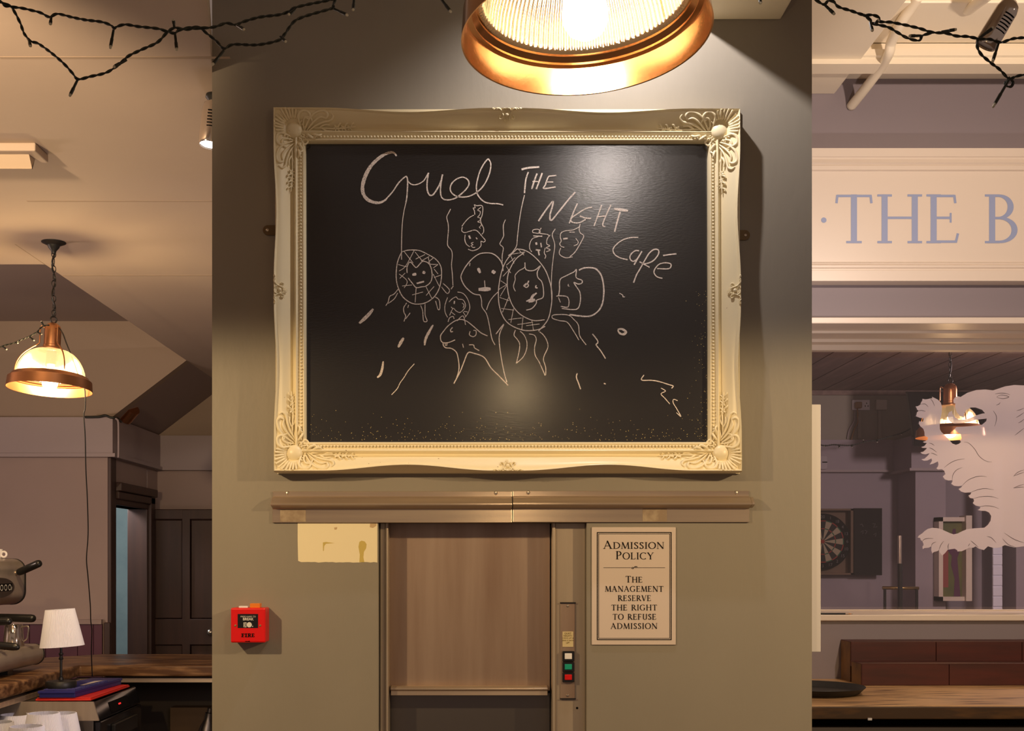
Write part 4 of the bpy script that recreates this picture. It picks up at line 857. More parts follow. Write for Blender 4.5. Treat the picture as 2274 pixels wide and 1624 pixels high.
def bracket(t, a, b, r=.008):
    mw = t.matrix_basis.inverted()
    mb = M(); mb.tube([mw @ Vector(a), mw @ Vector((a[0], a[1], (a[2]+b[2])/2)), mw @ Vector(b)], r, 10)
    mb.lathe([(0, .004), (.020, .004), (.022, -.004), (.012, -.016), (0, -.016)], 20, mw @ Matrix.Translation(b))
    mb.build('bracket', m_satin, t, auto=40)
t = spot(at(470, 273, 3.07), (math.radians(-6), math.radians(4), 0), True, 'lit ceiling spotlight half hidden behind the left edge of the pillar')
bracket(t, at(473, 240, 3.075), (ax(475, 3.08), 3.08, ZC-.004))
t = spot(at(2218, 52, 3.0), (math.radians(14), math.radians(29), 0), False, 'unlit chrome spotlight beside the fairy lights above the fascia sign')
bracket(t, at(2243, 4, 3.0), (ax(2255, 3.0), 3.0, az(6, 4.30)+.076))

# ================================================================ fairy lights
def fairy(label, wires, bulbs, Y, group='fairy light strings', r=.0016, name='fairy_light_string'):
    p0 = at(*wires[0][0], Y)
    t = thing(name, label, 'fairy lights', p0, group)
    mb = M()
    for wpts in wires:
        P = spline([at(a, b, Y+.012*math.sin(a*.013+b*.02)) for a, b in wpts], 10)
        # resample and twist two cores round each other
        out = [[], []]; acc = 0
        for i, p in enumerate(P):
            if i: acc += (p-P[i-1]).length
            tg = (P[min(i+1, len(P)-1)]-P[max(i-1, 0)]).normalized()
            nrm = tg.cross(Vector((0, 1, 0))).normalized(); bn = Vector((0, 1, 0))
            for s in (0, 1):
                q = acc*190+s*PI
                out[s].append(p+nrm*math.cos(q)*r*.95+bn*math.sin(q)*r*.95)
        for s in (0, 1): mb.tube(out[s], r, 6)
    mb.build('wire', m_wire, t, smooth=True)
    for (x0, y0, x1, y1) in bulbs:
        a, b = at(x0, y0, Y), at(x1, y1, Y-.01); d = b-a
        c = M(); c.tube([a, a+d*.25, a+d*.5, a+d*.52, a+d*.86], [r*1.5, r*1.7, r*1.7, r*2.1, r*2.1], 8)
        h = c.build('led_bulb', m_wire, t, auto=40)
        M().tube([a+d*.86, a+d*.95, b], [r*1.8, r*1.8, r*1.2], 8).build('clear_tip', m_led, h, smooth=True)
    return t
k = .29557; z1 = lambda L: [(a*k, b*k) for a, b in L]
k5 = 600/2274; z5 = lambda L: [(460+a*k5, b*k5) for a, b in L]
k7 = 494/2006; z7 = lambda L: [(1780+a*k7, b*k7) for a, b in L]
YS = 2.3
strandA = [(-40, -14)]+z1([(0,10),(30,40),(80,50),(180,65),(300,95),(370,128),(430,105),(540,130),(640,150),(760,165),(830,190),(858,212),(880,200),(940,185),(1040,200),(1180,215),(1250,235),(1310,250),(1350,225),(1450,205)])+z5([(0,235),(80,222),(160,195),(240,210),(300,185),(440,145),(600,125),(680,100),(740,65),(860,35),(1030,0),(1180,-50),(1400,-90),(1700,-90),(1950,-20),(2150,-70)])
strandB = [(-40, -10)]+z1([(0,14),(40,30),(90,60),(150,170),(180,250),(230,310),(290,330),(400,410),(480,480),(540,545),(585,595),(680,575),(800,545),(900,480),(960,425),(1060,375),(1180,320),(1250,250),(1310,210),(1390,222),(1500,215)])+z5([(0,285),(80,350),(140,410),(220,375),(420,378),(600,340),(650,290),(740,175),(880,120),(1050,70),(1060,40),(1090,-30)])
bA = [tuple(v*k for v in q) for q in ((385,130,378,185),(855,215,828,365),(1310,210,1302,145),(1315,255,1328,380),(215,295,230,350),(583,600,522,725),(952,450,850,505))]
bA += [(460+a*k5, b*k5, 460+c*k5, d*k5) for a, b, c, d in ((140,425,40,550),(250,212,315,250),(740,78,685,125),(615,310,665,352),(1060,72,1185,130),(1238,-20,1228,90),(1960,-20,2055,105))]
fairy('dark fairy light string looping across the ceiling corner and pillar at left', [strandA, strandB], bA, YS)
sC = [(1770, -22)]+z7([(120,-5),(200,40),(240,8),(290,15),(330,60),(440,95),(560,135),(640,135),(700,160),(710,195),(800,200),(930,225),(1060,255),(1170,290),(1300,300),(1400,325),(1500,330),(1600,350),(1700,355),(1780,380),(1830,375),(1900,350),(2006,340),(2150,345)])
sD = z7([(560,135),(620,180),(640,210),(780,245),(860,290),(960,345),(1060,365),(1090,320),(1170,300)])
sE = z7([(1590,350),(1585,420),(1620,490),(1700,560),(1790,630),(1870,710),(1930,690),(2006,675),(2150,665)])
sF = z7([(1870,705),(1905,740),(1890,780),(1850,775),(1840,740),(1880,700)])
bC = [(1780+a*k7, b*k7, 1780+c*k7, d*k7) for a, b, c, d in ((210,45,300,130),(618,200,640,282),(660,215,700,180),(1260,287,1400,265),(1075,322,968,325),(1600,345,1735,245),(1775,395,1722,560),(1870,720,1725,968))]
fairy('dark fairy light string hanging across the pale beams at top right', [sC, sD, sE, sF], bC, YS)
bq = [(1687, -8, 1689, 8)]
fairy('single fairy light bulb dangling by the cream beam above the frame', [[(1640, -60), (1670, -30), (1687, -12), (1720, -40), (1770, -50)]], bq, YS)
# string on the left pendant and the long trailing lead
kz = .29557
P1 = [(-30, 480+990*kz+4)]+[(a*kz, 480+b*kz) for a, b in ((0,985),(40,970),(100,955),(150,935),(220,905),(280,870),(300,845),(330,825),(370,820))]
b1 = [(a*kz, 480+b*kz, c*kz, 480+d*kz) for a, b, c, d in ((220,905,258,936),(330,825,308,788),(282,872,316,890),(20,980,52,1004),(120,950,135,955))]
fairy('thin fairy light string tied to the top of the pendant lamp at left', [P1], b1, 4.46, r=.0017)
lead = [(a*kz, 480+b*kz) for a, b in ((380,822),(430,830),(470,880),(500,960),(540,1060),(570,1140),(600,1220),(628,1270),(640,1330))]
lead += [(a*kz, 900+b*kz) for a, b in ((640,20),(630,80),(640,240),(645,480),(655,680),(662,900),(660,1010),(650,1160),(662,1300),(678,1500),(682,1624))]+[(204, 1400), (203, 1450), (205, 1503)]
P = spline([at(a, b, 4.50+(.9*max(0, (b-800)/700))) for a, b in lead], 6)
tag(M().tube(P, .0026, 6).build('trailing_lead', m_black, smooth=True), 'thin black lead trailing from the left pendant lamp to behind the counter', 'cord')
# cable along the ledge and the copper off-cut by the sloping ceiling
cz = lambda a, b, Y: at(a*kz, 900+b*kz, Y)
P = spline([cz(640, 90, 7.13), cz(740, 88, 7.13), cz(790, 78, 7.13), cz(830, 92, 7.13), cz(880, 100, 7.15), cz(910, 125, 7.25)], 6)
tag(M().tube(P, .008, 6).build('cable', m_wire, smooth=True), 'dark cable lying along the top of the boxed wall band', 'cable')
P = spline([at(250, 928, 7.15), at(260, 932, 7.13), at(263, 945, 7.12), at(263, 1010, 7.13), at(262, 1015, 7.13)], 5)
M().tube(P, .006, 6).build('trim_conduit', m_band, kind='structure', smooth=True)
a, b = at(278, 930, 7.4), at(296, 908, 7.35)
tag(M().tube([a, a.lerp(b, .5), b], .045, 16).build('copper_lamp', m_copper_old, auto=40), 'small copper cylinder lamp under the sloping ceiling at the wall corner', 'lamp')

# fluorescent batten on the ceiling, far left
g = thing('ceiling_batten_light', 'unlit fluorescent ceiling light with dusty diffuser at the left edge', 'ceiling light', (-1.75, 3.5, ZC))
def cy(py, dz=0): return (ZC-dz-EYE)*F/(PY-py)
ya, yb_ = cy(316), cy(388, .06)
xr = ax(108, yb_)
M().box(-3.0, xr, ya, yb_, ZC-.025, ZC).build('base', m_ceil, g, bev=.004)
M().prism([(-2.98, ya+.03, ZC-.025), (-2.98, ya+.055, ZC-.06), (-2.98, yb_-.055, ZC-.06), (-2.98, yb_-.03, ZC-.025)], (xr-.03+2.98, 0, 0)).build('diffuser', mat('old_diffuser', (.60, .48, .36), .5), g, bev=.004)

# ================================================================ bar counter (L shaped worktop)
CZ, CT = 1.13, .055
cpts = [(-2.80, 3.6), (-1.93, 3.6), (-1.93, 5.68), (.3, 5.68), (.3, 6.35), (-2.03, 6.35), (-2.80, 5.58)]
ctr = thing('bar_counter', 'worn dark wooden L shaped bar counter in front of the hall wall', 'counter', (-1.5, 5.9, 0))
M().prism([(x, y, CZ-CT) for x, y in cpts], (0, 0, CT)).build('worktop', m_counter, ctr, bev=.010, bseg=3)
M().box(-2.75, -2.20, 3.7, 5.6, .02, CZ-CT-.001).box(-1.97, .28, 6.20, 6.30, .02, CZ-CT).box(-2.70, -2.20, 5.6, 6.0, .02, CZ-CT-.001).build('bar_front', mat('bar_front_wood', (.035, .022, .012), .6), ctr)
M().box(-1.99, -1.93, 3.65, 5.70, CZ-CT-.033, CZ-CT-.012).box(-1.96, .28, 5.70, 5.76, CZ-CT-.030, CZ-CT-.010).build('steel_edge_strip', m_steelh, ctr)
M().box(-1.6, .25, 6.10, 6.19, .10, az(1572, 6.1)).build('back_panel', mat('brown_back_panel', (.10, .055, .022), .5), ctr)
# glasswasher
gw = thing('glasswasher', 'steel glasswasher with a black control panel under the end of the counter', 'glasswasher', (-1.8, 5.2, 0))
GX, GY0, GY1, GZ = -1.613, 4.956, 5.565, 1.04
M().box(-2.12, GX-.012, GY0, GY1, .0, GZ).build('body', m_steeldark, gw, bev=.004)
M().prism([(GX-.012, GY0-.004, GZ+.002), (GX+.012, GY0-.004, az(1601, GY0)), (GX-.012, GY0-.004, az(1601, GY0)), (-2.12, GY0-.004, az(1601, GY0)), (-2.12, GY0-.004, GZ+.002)], (0, .01, 0)).build('side_panel', m_steel, gw)
pc = M().prism([(GX-.012, GY0, GZ), (GX+.012, GY0, az(1601, GY0)), (GX-.05, GY0, az(1601, GY0)), (GX-.05, GY0, GZ)], (0, GY1-GY0, 0)).build('control_fascia', m_gblack, gw, bev=.003)
zz = lambda f: GZ+(az(1601, GY0)-GZ)*f
def onf(y, f): return (GX-.012+.024*f+.0015, y, zz(f))
M().add([onf(5.13, .28), onf(5.40, .28), onf(5.40, .86), onf(5.13, .86)], [(0, 1, 2, 3)]).build('display_panel', m_ink, pc)
M().add([(GX-.012+.024*f+.0025, y, zz(f)) for y, f in ((5.250, .52), (5.285, .52), (5.285, .60), (5.250, .60))], [(0, 1, 2, 3)]).build('red_display', m_ledred, pc)
M().box(GX-.01, GX+.016, GY0+.01, GY1, .12, az(1604, GY0)).build('door', m_gblack, gw, bev=.004)
M().box(GX+.016, GX+.035, GY0+.15, GY1-.12, az(1612, 5.15)-.05, az(1606, 5.15)).build('door_handle', m_black, gw, bev=.004)
# stacked trays on the glasswasher
def tray(name, label, corners, z0, h, m, ridges, lip):
    t = thing(name, label, 'tray', (sum(c[0] for c in corners)/4, sum(c[1] for c in corners)/4, z0), 'stacked plastic trays')
    M().prism([(x, y, z0) for x, y in corners], (0, 0, h*.62)).build('body', m, t, bev=.003)
    c0 = Vector((sum(c[0] for c in corners)/4, sum(c[1] for c in corners)/4))
    M().prism([(c0.x+(x-c0.x)*lip, c0.y+(y-c0.y)*lip, z0+h*.62) for x, y in corners], (0, 0, h*.38)).build('rim', m, t, bev=.002)
    if ridges:
        mb = M(); A, B, C_, D_ = [Vector((x, y)) for x, y in corners]
        for i in range(18):
            s = .05+.9*i/23; p = A.lerp(D_, s); q = B.lerp(C_, s)
            p2, q2 = p.lerp(q, .06), p.lerp(q, .94); mb.tube([(p2.x, p2.y, z0+h+.001), (q2.x, q2.y, z0+h+.001)], .004, 6)
        mb.build('ridges', m, t)
    return t
zr = GZ+.004
def gp(px, py, z):
    Y = (EYE-z)*F/(py-PY); return (ax(px, Y), Y)
r0 = [(-1.965, 5.31), (-1.742, 5.31), (-1.738, 5.86), (-1.955, 5.86)]
tray('drip_tray', 'red plastic drip tray lying underneath the blue tray on the glasswasher', [(-1.875, 4.965), (-1.640, 4.968), (-1.632, 5.50), (-1.80, 5.51)], zr, .013, m_redp, False, .97)
bt = [(-1.858, 4.962), (-1.707, 4.968), (-1.669, 5.49), (-1.813, 5.50)]
b_ = tray('drip_tray', 'blue ribbed plastic tray carrying the white table lamp on the glasswasher', bt, zr+.0135, .030, m_blue, True, 1.03)
M().add([(x, y, zr+.0495) for x, y in ((-1.742, 5.13), (-1.722, 5.12), (-1.712, 5.22), (-1.700, 5.33), (-1.735, 5.30), (-1.735, 5.22))], [(0, 1, 2, 3, 4)]).build('printed_mark', m_china, b_)
# table lamps with pleated shades
def table_lamp(loc, label, tilt=0, ztop=None):
    t = thing('table_lamp', label, 'table lamp', loc, 'white pleated table lamps', local=True); t.scale = (.9, .9, .9)
    sh = M(); n = 180
    zs = [(.102, .200), (.1015, .203), (.0845, .29), (.0675, .376), (.067, .379)]
    rib = lambda j, k: .0011*math.cos(PI*k)
    sh.lathe(zs, n, rib=rib)
    sh.lathe([(.064, .379), (.0645, .376), (.099, .203)], n, rib=rib)
    sh.lathe([(.067, .379), (.064, .379)], n)
    o = sh.build('lamp_shade', m_white, t)
    o.rotation_euler = (0, math.radians(tilt), 0); 
    if tilt: o.location = Vector((0, 0, .29))-Euler((0, math.radians(tilt), 0)).to_matrix() @ Vector((0, 0, .29))
    M().lathe([(0, 0), (.070, 0), (.072, .004), (.072, .028), (.068, .034), (.045, .037), (.012, .040), (.010, .052), (.006, .056), (.0062, .135), (.010, .137), (.011, .142), (.007, .150), (.007, .156), (.011, .163), (.0105, .168), (.0058, .170), (.0058, .30), (0, .30)], 40).build('stand', m_satin, t, auto=35)
    M().lathe([(.0058, .295), (.062, .297), (.062, .300), (.0058, .300)], 12).build('shade_carrier', m_satin, t)
    return t
BL = Vector((-1.799, 5.06, zr+.0445))
table_lamp(BL, 'white pleated table lamp standing on the blue tray', -3.5)
LS = [((97, 1584), 4.665, 'white pleated table lamp, front middle one of the low cluster'), ((34, 1587), 4.90, 'white pleated table lamp at the back left of the low cluster'), ((136, 1584), 4.855, 'white pleated table lamp at the right of the low cluster by the glasswasher'),
      ((-6, 1604), 4.705, 'white pleated table lamp cut by the left edge of the picture'), ((59, 1613), 4.40, 'white pleated table lamp nearest in the low cluster, lowest in the picture')]
zlow = []
for (px, py), Y, lab in LS:
    p = at(px, py, Y); zlow.append(p.z-.3411)
    table_lamp(Vector((p.x, p.y, p.z-.3411)), lab, 0)
zs_ = min(zlow)
sh_ = M()
for ((px, py), Y, lab), zl in zip(LS, zlow):
    p = at(px, py, Y)
tag(M().box(-2.10, -1.56, 4.25, 4.94, zs_-.04, zs_-.002).box(-2.08, -1.58, 4.28, 4.92, .0, zs_-.04).build('low_shelf', mat('low_shelf_wood', (.06, .035, .02), .6)), 'low wooden shelf unit under the cluster of white table lamps', 'shelf')

# ================================================================ espresso machine
em = thing('espresso_machine', 'steel espresso machine with black handles standing on the bar counter', 'coffee machine', (-2.2, 5.2, CZ))
def rrect(x0, x1, z0, z1, rs, n=8):                # radii order: bl, br, tr, tl
    P = []
    for (cx, cz, r, a0) in ((x0+rs[0], z0+rs[0], rs[0], 180), (x1-rs[1], z0+rs[1], rs[1], 270), (x1-rs[2], z1-rs[2], rs[2], 0), (x0+rs[3], z1-rs[3], rs[3], 90)):
        for i in range(n+1):
            q = math.radians(a0+90*i/n); P.append((cx+r*math.cos(q), cz+r*math.sin(q)))
    return P
EY, E0 = 5.50, 4.86                                # far and near end of the machine
hx, hz0, hz1 = ax(54, EY), az(1342, EY), az(1241, EY)
M().prism([(x, E0, z) for x, z in rrect(-2.62, hx, hz0, hz1, (.05, .060, .055, .04))], (0, EY-E0, 0)).build('head', m_machine, em, auto=40)
M().prism([(x, EY, z) for x, z in rrect(-2.63, hx+.004, hz0-.003, hz1+.001, (.05, .062, .057, .04))], (0, .012, 0)).build('end_plate', m_black, em)
gy, gz = 5.21, az(1305, 5.3)
pe = M().prism([(hx, gy+.165*math.cos(q*PI/16), gz+.045*math.sin(q*PI/16)) for q in range(32)], (.004, 0, 0)).build('gauge_plate', m_steeldark, em, bev=.001)
M().box(hx+.004, hx+.0055, gy-.14, gy+.135, gz-.016, gz+.018).build('gauge_window', m_ink, pe)
mb = M()
for k in range(6):
    y0 = gy+.105-k*.045
    P = [(y0+.014*math.cos(q*PI/8), gz+.012*math.sin(q*PI/8)) for q in range(17)]
    ribbon(mb, P, [.004]*17, 0, lambda a, b, y: Vector((hx+.0058, a, b)))
ribbon(mb, [(gy+.128, gz+.002), (gy+.124, gz-.014)], [.004, .004], 0, lambda a, b, y: Vector((hx+.0058, a, b)))
mb.build('gauge_digits', mwh, pe)
def handle(a, b, r, name, par):
    a, b = Vector(a), Vector(b); P = [a.lerp(b, s) for s in (0, .03, .1, .5, .9, .96, .99, 1.0)]
    return M().tube(P, [r*.75, r*.9, r*.98, r, r, r*.85, r*.55, r*.15], 16).build(name, m_black, par, smooth=True)
lv = Vector((hx-.001, 5.40, az(1273, 5.40)))
M().tube([lv, lv+Vector((.014, -.004, .004))], [.013, .009], 12).build('lever_boss', m_nickel, em)
handle(lv+Vector((.012, 0, .002)), at(90, 1250, 5.33), .0175, 'steam_lever', em)
bx = ax(97, EY); bz0, bz1 = 1.150, az(1430, EY)
M().prism([(x, E0, z) for x, z in rrect(-2.62, bx, bz0, bz1, (.02, .048, .046, .01))], (0, EY-E0, 0)).build('drip_base', m_machine, em, auto=40)
M().prism([(x, EY, z) for x, z in rrect(-2.62, bx+.003, bz0-.002, bz1+.001, (.02, .049, .047, .01))], (0, .008, 0)).build('end_plate', m_black, em)
M().box(-2.60, -2.32, E0+.02, EY-.02, bz1-.01, hz0+.02).build('back_body', m_machine, em)
for y in (5.30, 5.02):
    M().lathe([(.026, 0), (.026, .06), (.022, .065), (.022, .09), (0, .09)], 24, Matrix.Translation((hx-.075, y, hz0-.075))).build('group_head', m_chrome, em, auto=40)
gx = hx-.06
handle((gx, 5.30, az(1372, 5.30)), at(79, 1374, 5.28), .0185, 'portafilter_handle', em)
handle((gx, 5.02, az(1381, 5.02)), at(26, 1380, 5.00), .0175, 'portafilter_handle', em)
handle((gx, 4.92, az(1426, 4.92)), at(44, 1438, 4.92), .0165, 'portafilter_handle', em)
for y in (5.22, 4.90): M().box(bx-.10, bx-.045, y-.03, y+.03, CZ, bz0+.004).build('foot', m_black, em)
# steel milk jug on the drip base
jz = bz1
jg = thing('milk_jug', 'stainless steel milk jug standing on the espresso machine base', 'jug', (-2.12, 5.33, jz))
J = Matrix.Translation((-2.122, 5.36, jz+.0005))
M().lathe([(0, 0), (.046, 0), (.047, .004), (.043, .05), (.040, .095), (.039, .097), (.038, .095), (.041, .05), (.044, .006), (0, .006)], 32, J).build('body', m_chrome, jg, auto=40)
P = spline([(.040, .088), (.062, .090), (.068, .080), (.064, .045), (.058, .030), (.044, .022)], 5)
M().tube([J @ Vector((p.x, 0, p.y)) for p in P], .004, 8).build('handle', m_chrome, jg, smooth=True)
# espresso cup on top
cu = thing('espresso_cup', 'white espresso cup standing on top of the espresso machine', 'cup', (-2.20, 5.40, hz1))
J = Matrix.Translation((-2.219, 5.40, hz1+.0005))
M().lathe([(0, 0), (.020, 0), (.022, .003), (.024, .012), (.029, .042), (.0285, .043), (.027, .041), (.022, .010), (0, .008)], 32, J).build('body', m_china, cu, auto=40)
M().torus(J @ Matrix.Translation((.035, 0, .019)) @ Matrix.Rotation(PI/2, 4, 'X'), .0125, .0052, 24, 10).build('handle', m_china, cu, smooth=True)
# something dark standing under the far counter
g = thing('soda_siphon', 'dark metal siphon with a narrow neck in the shadow under the far counter', 'siphon', (ax(452, 6.0), 6.0, .55))
J = Matrix.Translation((ax(452, 6.0), 6.02, az(1650, 6.02))) @ Matrix.Rotation(math.radians(9), 4, 'Y')
M().lathe([(0, 0), (.045, 0), (.045, .03), (.035, .08), (.024, .11), (.020, .12), (.020, .155), (.013, .158), (.013, .18), (0, .18)], 24, J).build('body', m_steeldark, g, auto=40)
tag(M().box(ax(435, 6.02), ax(470, 6.02), 5.9, 6.09, 0, az(1650, 6.02)+.006).build('bottle_crate', mat('crate_dark', (.02, .015, .012), .7)), 'dark crate under the far counter with the siphon on it', 'crate')
# ================================================================ right counter, shelf, tray, pencil
RZ = az(1567, 4.0)
rc = thing('serving_counter', 'worn oak serving counter below the etched window', 'counter', (2.0, 4.4, 0))
M().box(.70, 3.4, 4.0, YR-.003, RZ-.048, RZ).build('worktop', m_counter2, rc, bev=.004)
M().box(.70, 3.4, 3.99, 4.012, az(1598, 3.99), RZ-.004).build('front_edge', m_edgewood, rc, bev=.003)
M().box(.72, 3.38, 4.10, YR-.01, .0, RZ-.048).build('carcass', m_ink, rc)
M().box(.72, 3.38, 4.03, 4.09, az(1624, 4.03)-.02, az(1616, 4.03)).build('lower_rail', m_steeldark, rc)
tag(M().box(ax(1927, 3.985), ax(1936, 3.985), 3.982, 3.9895, az(1600, 3.985), az(1595, 3.985)).build('plastic_clip', m_china), 'tiny white plastic clip on the serving counter edge', 'clip')
# two stepped display shelf
sh = thing('stepped_shelf', 'two tier mahogany bottle step against the wall on the serving counter', 'shelf', (2.0, 4.75, RZ))
yl, yu = 4.62, 4.75
z1_, z2_ = az(1476, yl), az(1427, yu)
x1_, x2_ = ax(1914, yl), ax(1890, yu)
xs = [x1_, ax(2108, yl), ax(2330, yl), 3.3]
M().box(x1_, 3.3, yl+.012, yu-.002, RZ, z1_).build('lower_tier', m_endgrain, sh)
M().box(x2_, 3.3, yu+.012, YR-.004, RZ, z2_).build('upper_tier', m_endgrain, sh)
for a, b in zip(xs, xs[1:]): M().box(a+.001, b-.001, yl, yl+.014, RZ+.001, z1_+.001).build('lower_board', m_mahog, sh, bev=.0015)
xs = [x2_, ax(2079, yu), ax(2270, yu), 3.3]
for a, b in zip(xs, xs[1:]): M().box(a+.001, b-.001, yu, yu+.014, z1_-.02, z2_+.001).build('upper_board', m_mahog, sh, bev=.0015)
M().box(x1_-.002, 3.3, yl-.001, yu, z1_, z1_+.003).build('step_top', m_mahog, sh)
M().box(x2_, 3.3, yu, YR-.004, z2_, z2_+.003).build('upper_top', m_mahog, sh)
# round tray
tr = thing('serving_tray', 'round black serving tray lying on the serving counter beside the pillar', 'tray', (ax(1722, 4.36), 4.36, RZ))
tx = ax(1917, 4.36)-.185
M().lathe([(0, 0), (.150, 0), (.165, .006), (.181, .026), (.185, .0285), (.186, .0265), (.182, .022), (.169, .002), (.155, -.002+.002), (0, 0)][:6]+[(.183, .0245), (.167, .0085), (.150, .0045), (0, .0045)], 64, Matrix.Translation((tx, 4.36, RZ+.0005))).build('dish', m_tray, tr, auto=40)
# pencil on the sill
pc = thing('pencil', 'black pencil lying on the window sill beside the pillar', 'pencil', (ax(1850, 5.05), 5.0, WZ0))
yp = YR-.014; zp = WZ0+.0045
X_ = lambda px: ax(px, yp)
M().tube([(X_(1790), yp, zp), (X_(1877), yp, zp)], .0042, 6).build('barrel', m_satin, pc)
M().tube([(X_(1877), yp, zp), (X_(1884), yp, zp)], .0044, 10).build('ferrule_band', m_steelh, pc)
M().tube([(X_(1884), yp, zp), (X_(1891), yp, zp-.001)], [.0040, .0012], 8).build('sharpened_wood', mat('pencil_wood', (.55, .30, .14), .7), pc)
M().tube([(X_(1891), yp, zp-.001), (X_(1894), yp, zp-.0012)], [.0012, .0004], 6).build('lead', m_ink, pc)
mb = M()
for a in (1815.5, 1818.5): mb.tube([(X_(a), yp, zp), (X_(a+1.5), yp, zp)], .0044, 6)
mb.build('white_rings', m_china, pc)

# ================================================================ etched lion on the pane
A_ = (2000, 840, .12931); B_ = (2000, 1030, .12931)
la = [(2820,1500),(2900,1200),(2790,900),(2850,600),(2750,330),(2600,190),(2400,130),(2119,125),(1950,118),(1800,140),(1680,180),(1590,210),(1450,195),(1300,205),(1150,250),(1030,325),(980,312),(930,335),(905,380),(912,430),(940,435),(935,500),(960,580),(1010,640),(1090,680),(1090,620),(1120,555),(1200,505),(1290,505),(1400,545),(1450,605),
 (1400,610),(1300,640),(1180,690),(1100,715),(1000,715),(930,670),(890,610),(885,560),(830,590),(805,650),(820,710),(860,760),(920,780),(1050,775),(1180,755),(1290,715),(1480,695),(1470,740),(1400,800),(1330,815),(1150,830),(960,840),(925,872),(950,908),(1030,965),(1050,1040),(1020,1080),(1040,1095),(1000,1130),(950,1145),(890,1125),(840,1070),(770,990),(700,925),(675,880),(670,810),(685,700),(705,600),(712,500),(690,420),(640,370),(580,340),(540,322),(545,345),(505,350),(470,360),(420,365),(375,355),(372,385),(345,430),(340,455),(300,480),(258,487),(272,510),(285,545),(310,560),(280,590),(270,635),(262,655),(300,670),(340,685),(390,688),(400,745),(385,748),(320,742),(310,780),(340,830),(390,870),(410,930),(412,990),(470,1020),(460,1060),(430,1080),(385,1095),(400,1110),(450,1115),(410,1165),(355,1185),(380,1200),(450,1200),(440,1220),(390,1265),(340,1275),(370,1300),(430,1310),(500,1290),(460,1340),(410,1385),(355,1395),(400,1420),(460,1415),(530,1380),(540,1420),(500,1485),(560,1470),(640,1430),(650,1480),(640,1520),(615,1550),(640,1570),(710,1565)]
lb = [(750,125),(770,180),(725,220),(760,270),(820,290),(890,285),(890,310),(868,345),(920,380),(990,388),(1060,380),(1040,410),(995,435),(1040,480),(1110,500),(1215,492),(1200,530),(1165,548),(1190,590),(1250,600),(1262,640),(1240,680),(1290,720),(1370,740),(1360,775),(1325,795),(1380,810),(1460,812),(1520,840),(1555,900),(1545,980),(1500,1050),(1440,1100),(1260,1112),(1130,1130),(1050,1165),(980,1200),(910,1215),(850,1195),(740,1145),(640,1110),(540,1103),(470,1120),(410,1160),(370,1200),(320,1230),(290,1270),(335,1275),(345,1310),(375,1335),(390,1370),(395,1400),(375,1425),(380,1470),(410,1450),(480,1445),(530,1420),(525,1490),(545,1545),(570,1520),(640,1500),(660,1480),(670,1520),(715,1580),(760,1540),(810,1480),(870,1470),(930,1462),(975,1490),(975,1510),(1050,1505),(1130,1470),(1170,1445),(1250,1445),(1290,1420),(1340,1460),(1430,1485),(1500,1420),(1600,1450),(1700,1440),(1790,1400),(1950,1440),(2119,1420),(2250,1520),(2300,1700),(2600,1800),(2760,1300),(2700,800),(2850,300)]
pp = [(A_[0]+a*A_[2], A_[1]+b*A_[2]) for a, b in la]+[(B_[0]+a*B_[2], B_[1]+b*B_[2]) for a, b in lb]
from mathutils.geometry import delaunay_2d_cdt
dv, _, df, *_r = delaunay_2d_cdt([Vector(p) for p in pp], [], [list(range(len(pp)))], 1, 1e-5)
mb = M(); mb.add([at(v.x, v.y, YG-.0015) for v in dv], [tuple(f) for f in df])
lion = mb.build('etched_lion', m_frost)
tag(lion, 'frosted heraldic lion with raised paw etched on the window glass', 'etched emblem')
cuts = [(A_, [(510,350),(550,400),(585,480)]), (A_, [(345,450),(420,445),(475,495)]), (A_, [(290,565),(360,555),(430,572)]), (A_, [(1085,1100),(1140,1105),(1200,1140),(1280,1230),(1340,1330),(1420,1400),(1500,1435),(1570,1440)]), (A_, [(745,1540),(850,1460),(960,1410),(1100,1385)]),
 (A_, [(1590,560),(1640,640),(1645,720),(1615,830)]), (A_, [(1990,560),(2050,545),(2119,515)]), (A_, [(1980,680),(2050,640),(2119,590)]), (A_, [(2020,770),(2070,745),(2119,705)]), (A_, [(1960,985),(2030,930),(2119,860)]), (A_, [(490,1115),(540,1130),(580,1160)]), (A_, [(490,1195),(550,1220),(620,1275)]), (A_, [(520,1285),(570,1300),(630,1330)]),
 (A_, [(1650,325),(1690,300),(1750,290),(1860,322),(1770,352),(1700,345),(1650,325)]), (A_, [(1620,275),(1700,258),(1800,262),(1880,288)]), (A_, [(1640,465),(1690,445),(1710,415)]),
 (B_, [(885,290),(900,190),(960,110),(1060,65)]), (B_, [(1055,382),(1150,290),(1280,230),(1400,215),(1480,230)]), (B_, [(1215,490),(1320,450),(1450,428),(1600,450)]), (B_, [(1255,600),(1400,565),(1550,565),(1680,600)]), (B_, [(1360,740),(1460,725),(1580,735),(1690,775)]),
 (B_, [(375,1335),(400,1305),(460,1285),(560,1285)]), (B_, [(525,1420),(550,1370),(610,1345)]), (B_, [(660,1480),(690,1400),(740,1330)]), (B_, [(830,1370),(815,1420),(822,1475)]), (B_, [(1200,1320),(1260,1370),(1340,1440)]), (B_, [(1480,1250),(1560,1275),(1640,1360)]), (B_, [(1160,1420),(1190,1370)]), (B_, [(1940,215),(2010,150),(2119,105)]), (B_, [(1940,215),(2040,175),(2119,150)]), (B_, [(1935,420),(2030,380),(2119,355)]), (B_, [(1935,420),(2040,405),(2119,405)]), (B_, [(1750,1290),(1850,1390),(1960,1430)]), (B_, [(1780,1190),(1950,1300),(2119,1360)])]
mb = M()
